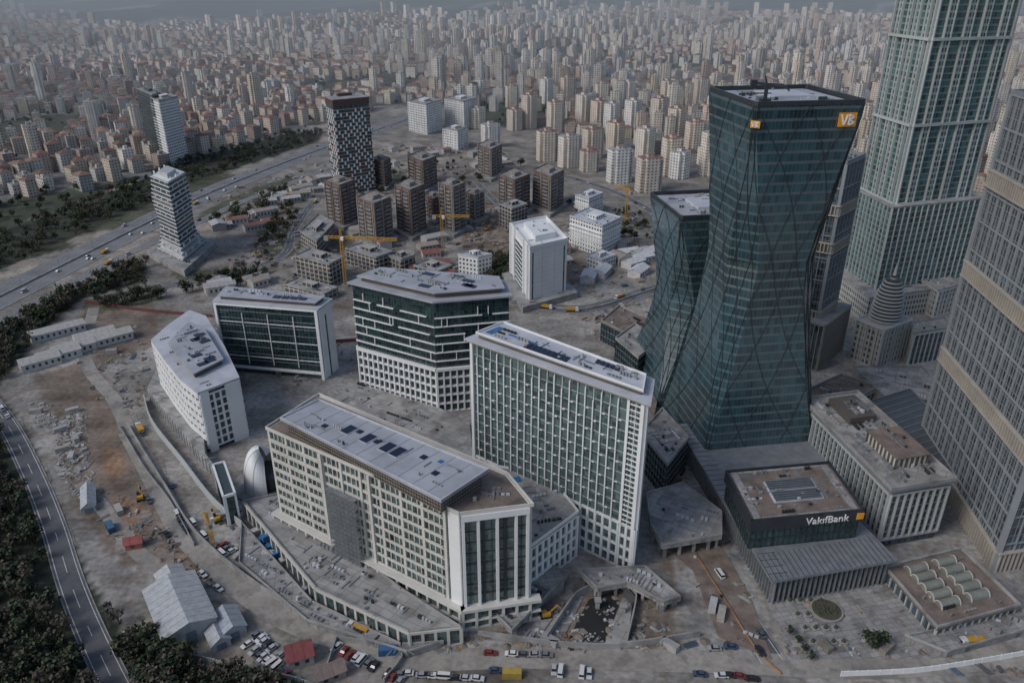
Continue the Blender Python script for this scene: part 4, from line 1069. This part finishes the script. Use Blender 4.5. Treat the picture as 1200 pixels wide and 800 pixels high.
def fence(name,pts,h,mat,w=.3,post=3,posts=True):
    c=cat(W(pts),post); m=MB()
    for i in range(len(c)-1):
        a,b=c[i],c[i+1]
        L=math.dist(a,b) or 1; u=((b[0]-a[0])/L,(b[1]-a[1])/L); n=(u[1],-u[0]); m.wbox(a,u,n,0,L,.0,h,-w/2,w/2)
        if posts: m.wbox(a,u,n,-.1,.1,0,h+.15,-w*.7,w*.7)
    m.obj(name,[mat])
fence('boundary_wall',[(145,745),(200,765),(270,782),(350,800),(420,830)],2.4,'pgrey')
fence('site_hoarding',[(985,792),(1070,788),(1140,778),(1230,762)],2.2,'white'); fence('site_hoarding',[(140,500),(170,550),(200,590),(228,640)],1.8,'conc',.3)
fence('site_hoarding',[(100,355),(170,365),(250,372)],2.2,'redp'); fence('site_hoarding',[(385,402),(420,400)],2.2,'redp'); fence('retaining_wall',[(480,660),(560,700),(620,715),(660,690)],4,'conc',.6,3,False); fence('orange_barrier',[(815,650),(850,705),(885,760),(915,790)],1.0,'dorange',.15)
fence('retaining_wall',[(150,500),(190,565),(235,632),(320,700),(400,735),(480,752)],2.6,'conc',.5,3,False); fence('retaining_wall',[(560,745),(700,760),(820,745)],2.5,'conc',.6,3,False)
fence('retaining_wall',[(170,470),(180,500),(215,545),(250,590),(285,620)],4,'pgrey',.5,3,False)
fence('retaining_wall',[(728,690),(745,700),(735,752)],3.2,'conc',.5,3,False); fence('retaining_wall',[(640,752),(676,700),(700,690)],3.2,'conc',.5,3,False); fence('retaining_wall',[(395,750),(380,795)],2.2,'conc',.4,3,False); fence('retaining_wall',[(395,750),(470,765),(450,800)],2.2,'conc',.4,3,False)
def slabobj(name,pts,z0,z1,mat,cl=0,par=False,face=False,cols_=False):
    q=ccw(W(pts,z1)); B=Bld(name); B('slab',mat).prism(q,z0,z1,bottom=True)
    if par: parapet(B,q,z1,1,.4,'conc',0)
    if face:
        B('shadow_gap','gl2').prism(offs(q,.1),z0,z1-1)
        for i in range(len(q)): grid(B,q,i,z0,z1,4.6,99,'stone','stone',vw=1.0,vd=.6,hh=.9,hd=.5)
    if cols_:
        qi=offs(q,-1.5)
        for i in range(len(q)):
            p,u,n,L=edge(qi,i); k=0
            while k<L: B('columns','conc').wbox(p,u,n,k,k+1,0,z0,-.5,.5); k+=6
        B('soffit_wall','gl2').prism(offs(q,-5),0,z0-.01,top=False)
    if cl: clutter(B,q,z1,cl,-.55,2.5)
    B.finish()
slabobj('asphalt_yard',[(664,752),(690,702),(722,692),(726,706),(706,758),(668,762)],0.0,.16,'asphd')
slabobj('concrete_ramp',[(708,756),(730,700),(742,702),(734,756)],0.0,.5,'deck')
slabobj('lower_court',[(560,748),(600,742),(668,694),(684,698),(656,756)],0.0,.3,'pave',24)
slabobj('entrance_bridge',[(757,578),(800,566),(846,600),(846,628),(776,640),(762,615)],5.5,7,'deck',22,True,False,True)
slabobj('entrance_terrace',[(676,668),(756,664),(798,700),(778,706),(735,684),(700,690)],4,5.4,'deck',24,True,False,True)
slabobj('court_terrace',[(560,700),(640,660),(668,672),(600,740)],3,4.2,'pave',24,True)
slabobj('podium_terrace',[(285,588),(330,578),(470,690),(540,735),(480,742),(370,690)],0,7,'deck',90,True,True)
slabobj('lower_terrace',[(283,612),(366,705),(470,755),(520,752),(478,765),(360,728),(280,660)],0,2.2,'pave',50,True)
slabobj('plaza',[(905,700),(1040,682),(1130,770),(925,772)],0,.2,'pave')
slabobj('basement_slab',[(745,420),(770,470),(760,520),(800,560),(770,565),(740,500)],0,4,'rooft',30)
slabobj('podium_deck',[(780,640),(812,668),(842,745),(905,772),(880,700),(852,650),(820,612)],0,.3,'rooft',8)
slabobj('podium_deck',[(400,450),(440,440),(550,495),(560,575),(480,545),(390,480)],0,3,'deck',70)
slabobj('podium_deck',[(1000,430),(1080,430),(1120,470),(1040,470)],0,8,'deck',40,True)
slabobj('plaza_deck',[(1060,745),(1100,738),(1196,712),(1215,735),(1110,765)],0,2.2,'pave',16,True)
for (a,b) in((700,712),(730,718),(775,716),(790,708)):
    m=MB(); x,y=P(a,b); m.box(x,y,0,1.4,1.4,3.6); m.box(x,y,3.6,2.4,2.4,.4); m.obj('concrete_column',['conc'])
M_['vault']=simple('vault_glazing',(.22,.235,.20),.35,.2)
def vaults():
    B=Bld('vaulted_roof_building'); q=quad((1040,668),(1098,735),(1190,710),5); B('walls','glB').prism(q,0,5); B('roof','rooft').prism(offs(q,1),5,5.8,bottom=True); parapet(B,q,5.8,1,.6,'conc',1)
    for i in range(4): grid(B,q,i,0,5,3,99,'pgrey',None,vw=.5,vd=.5)
    for i in range(5):
        for j in range(2):
            c=quadpt(q,.12+.155*i,.30+.38*j); u=Vector((q[2][0]-q[1][0],q[2][1]-q[1][1])).normalized(); v=Vector((q[1][0]-q[0][0],q[1][1]-q[0][1])).normalized(); m=B('vaults','vault'); N_=10; r=1.9; l=3.9
            A=[];C=[]
            for k in range(N_+1):
                t=math.pi*k/N_; o=v*(-math.cos(t)*r); z=5.8+math.sin(t)*r*1.05
                a=Vector(c)+o-u*l;b=Vector(c)+o+u*l; A.append((a.x,a.y,z));C.append((b.x,b.y,z))
            for k in range(N_): m.face([A[k],C[k],C[k+1],A[k+1]])
            m.face(A);m.face(C[::-1])
            for k in range(0,N_): 
                B('vault_ribs','stone').beam(A[k],A[k+1],.35); B('vault_ribs','stone').beam(C[k],C[k+1],.35)
    clutter(B,q,5.8,30,.3,1.5); B.finish()
vaults()
x,y=P(968,716); m=MB(); m.cyl(x,y,0,5.6,.9,28,(.30,.29,.27)); m.cyl(x,y,.9,4.9,.15,28,(.09,.07,.05)); 
for k in range(60):
    a=random.uniform(0,6.28);r=random.uniform(0,4.4); m.cyl(x+r*math.cos(a),y+r*math.sin(a),1,.5,random.uniform(.3,.9),5,(.05,.065,.04),r2=.1)
m.obj('round_planter',['any'])
for k in range(16):
    xx,yy=P(925+(k%4)*12+(k//4)*9,705+(k//4)*16); m=MB(); m.box(xx,yy,.2,2.2,2.2,.6,.2,(.32,.31,.3)); m.cyl(xx,yy,.8,.8,1.4,6,(.05,.065,.035),r2=.2); m.obj('square_planter',['any'])
def materials():
    m=MB(); R=random.Random(12)
    palette=[(.40,.39,.37),(.29,.28,.265),(.19,.165,.14),(.31,.28,.24),(.46,.455,.44),(.35,.35,.355),(.13,.13,.13),(.24,.205,.175),(.31,.31,.31),(.42,.40,.375),(.37,.355,.335),(.23,.22,.21),(.20,.18,.155),(.27,.25,.225),(.10,.14,.20),(.22,.14,.11),(.33,.25,.15)]
    zones=[([(60,490),(95,480),(105,560),(120,590),(95,590),(70,560)],260,(0,4,5,9,9)),([(36,470),(60,475),(62,500),(42,500)],50,(0,4,9)),([(100,560),(230,640),(330,715),(200,670),(130,640)],120,None),
     ([(90,420),(160,380),(180,420),(170,480),(110,470)],100,None),([(250,590),(290,590),(440,720),(520,760),(420,745),(300,680)],240,None),([(560,650),(660,690),(780,700),(800,760),(600,760),(540,740)],150,None),
     ([(290,400),(415,400),(415,440),(300,460)],110,None),([(380,300),(600,310),(590,340),(420,330)],170,None),([(540,235),(610,240),(600,290),(550,290)],130,None),
     ([(640,225),(840,280),(840,320),(700,350),(670,320)],260,None),([(230,330),(345,250),(400,300),(345,330)],260,None),([(760,560),(860,640),(900,760),(860,750),(790,650)],50,None),([(930,690),(1050,680),(1180,760),(940,775)],35,None),
     ([(330,760),(1200,790),(1200,760),(480,740)],210,None),([(960,440),(1080,440),(1090,520),(1000,480)],70,None),([(680,370),(770,345),(770,400),(700,400)],110,None),([(240,230),(380,190),(480,160),(600,180),(600,210),(380,240),(300,260)],400,None),([(400,220),(600,215),(620,300),(400,310)],300,None)]
    for z,n,pal in zones:
        zz=W(z)
        for k in range(n):
            x,y=rnd_in(zz,R); c=palette[R.choice(pal)] if pal else R.choice(palette); big=.75 if y<420 else 1.7; a=R.choice((.2,.75,-.8,1.8))+R.uniform(-.2,.2)
            t=R.random(); f=R.uniform(.7,1.1)
            if not roadfar(x,y,0) : continue
            c=tuple(v*f for v in c)
            if t<.33: m.box(x,y,0,R.uniform(1,3.5)*big,R.uniform(.8,1.8)*big,R.uniform(.3,1.4)*big,a,c)
            elif t<.52:
                for q in range(R.randint(3,7)): m.box(x+q*.35*math.sin(a),y-q*.35*math.cos(a),0,R.uniform(3,6),.2,.25+.02*q,a,c)
            elif t<.82: 
                w=R.uniform(.8,2.8)*big; mm=len(m.v); f=R.uniform(.6,.85); m.cyl(x,y,0,w,w*R.uniform(.25,.5),9,(.28*f,.24*f,.20*f),r2=w*.2)
                for q in range(mm,len(m.v)):
                    vx=m.v[q]; hsh=math.sin(vx[0]*12.9+vx[1]*78.2)*.5; m.v[q]=(vx[0]+hsh*w*.25,vx[1]-hsh*w*.2,vx[2]*(1+hsh*.4) if vx[2]>0 else 0)
            elif t<.84:
                m.box(x,y,0,6*1.0,2.4,2.5,a,tuple(v*.9 for v in c))
            else:
                for q in range(6): m.box(x+R.uniform(-2,2),y+R.uniform(-2,2),0,R.uniform(.3,1.1),R.uniform(.3,.9),R.uniform(.2,.7),a,c)
    m.obj('construction_materials',['any'])
materials()
def excavator(px,py,rot):
    x,y=P(px,py); B=Bld('excavator'); c,s=math.cos(rot),math.sin(rot)
    for k in(-1.1,1.1): B('tracks','tyre').box(x-s*k,y+c*k,0,3.8,.7,.9,rot)
    B('body','yellow').box(x,y,.95,2.8,2.3,1.2,rot); B('cab','cglass').box(x+c*.9-s*.6,y+s*.9+c*.6,2.15,1.3,1.0,1.1,rot)
    a=(x+c*1.4,y+s*1.4,2);b=(x+c*4.0,y+s*4.0,4.5);d=(x+c*6,y+s*6,2.3); B('boom','yellow').beam(a,b,.4);B('arm','yellow').beam(b,d,.3);B('bucket','metal').box(d[0],d[1],1.3,.9,1.1,1.0,rot); B.finish()
for a in((165,585,2),(255,610,2.2),(640,722,.2),(300,300,1),(440,330,2),(570,270,.6),(720,290,3)): excavator(*a)
lm=MB(); lm.cyl(0,0,0,.18,10,6,r2=.1); lm.beam((0,0,10),(2,0,10.6),.15); lm.beam((0,0,10),(-2,0,10.6),.15); lm.box(2.2,0,10.5,.9,.35,.2); lm.box(-2.2,0,10.5,.9,.35,.2); lme=lm.mesh('street_lamp_mesh',['grey'])
for cc_,st,sc_ in((cH,8,1),(cB,9,.8),(cL,10,.8),(cC,8,.8)):
    for i in range(0,len(cc_)-1,st):
        if 150<cc_[i][1]<1300:
            a=math.atan2(cc_[i+1][1]-cc_[i][1],cc_[i+1][0]-cc_[i][0]); o=bpy.data.objects.new('street_lamp',lme); bpy.context.scene.collection.objects.link(o)
            k=0 if cc_ is cH or cc_ is cC else 5.5
            o.location=(cc_[i][0]-math.sin(a)*k,cc_[i][1]+math.cos(a)*k,.1+float(T(*cc_[i]))); o.rotation_euler=(0,0,a+math.pi/2); o.scale=(sc_,)*3
# ================= haze, light, camera =================
hz=MB(); hz.prism([(-9000,900),(9000,900),(9000,13500),(-9000,13500)],-60,300,bottom=True); ho=hz.obj('haze',['conc'])
vm=bpy.data.materials.new('haze_air'); vm.use_nodes=True; nt=vm.node_tree; nt.nodes.clear(); o=nt.nodes.new('ShaderNodeOutputMaterial'); v=nt.nodes.new('ShaderNodeVolumeScatter'); v.inputs['Color'].default_value=(.80,.92,1,1); v.inputs['Density'].default_value=.00020; nt.links.new(v.outputs[0],o.inputs['Volume'])
ho.data.materials.clear(); ho.data.materials.append(vm)
sc=bpy.context.scene
w=bpy.data.worlds.new('World'); sc.world=w; w.use_nodes=True; nt=w.node_tree; bg=nt.nodes['Background']; sk=nt.nodes.new('ShaderNodeTexSky'); sk.sky_type='NISHITA'; sk.sun_disc=False
EL=math.radians(42); AZ=math.radians(240)
sk.sun_elevation=EL; sk.sun_rotation=AZ; sk.dust_density=2.0; sk.air_density=1.0
nt.links.new(sk.outputs[0],bg.inputs[0]); bg.inputs[1].default_value=.115
L=bpy.data.lights.new('sun','SUN'); L.energy=1.2; L.angle=math.radians(20); L.color=(1,.97,.94); lo=bpy.data.objects.new('sun',L); sc.collection.objects.link(lo)
d=Vector((math.sin(AZ)*math.cos(EL),math.cos(AZ)*math.cos(EL),math.sin(EL))); lo.rotation_euler=d.to_track_quat('Z','Y').to_euler()
cam=bpy.data.cameras.new('camera'); co=bpy.data.objects.new('camera',cam); sc.collection.objects.link(co); co.location=(0,0,H); co.rotation_euler=(math.pi/2-PITCH,0,0); cam.sensor_width=36; cam.lens=36*FP/1200; cam.clip_end=30000; cam.clip_start=1; sc.camera=co
sc.view_settings.view_transform='Standard'; sc.view_settings.look='None'; sc.view_settings.exposure=0
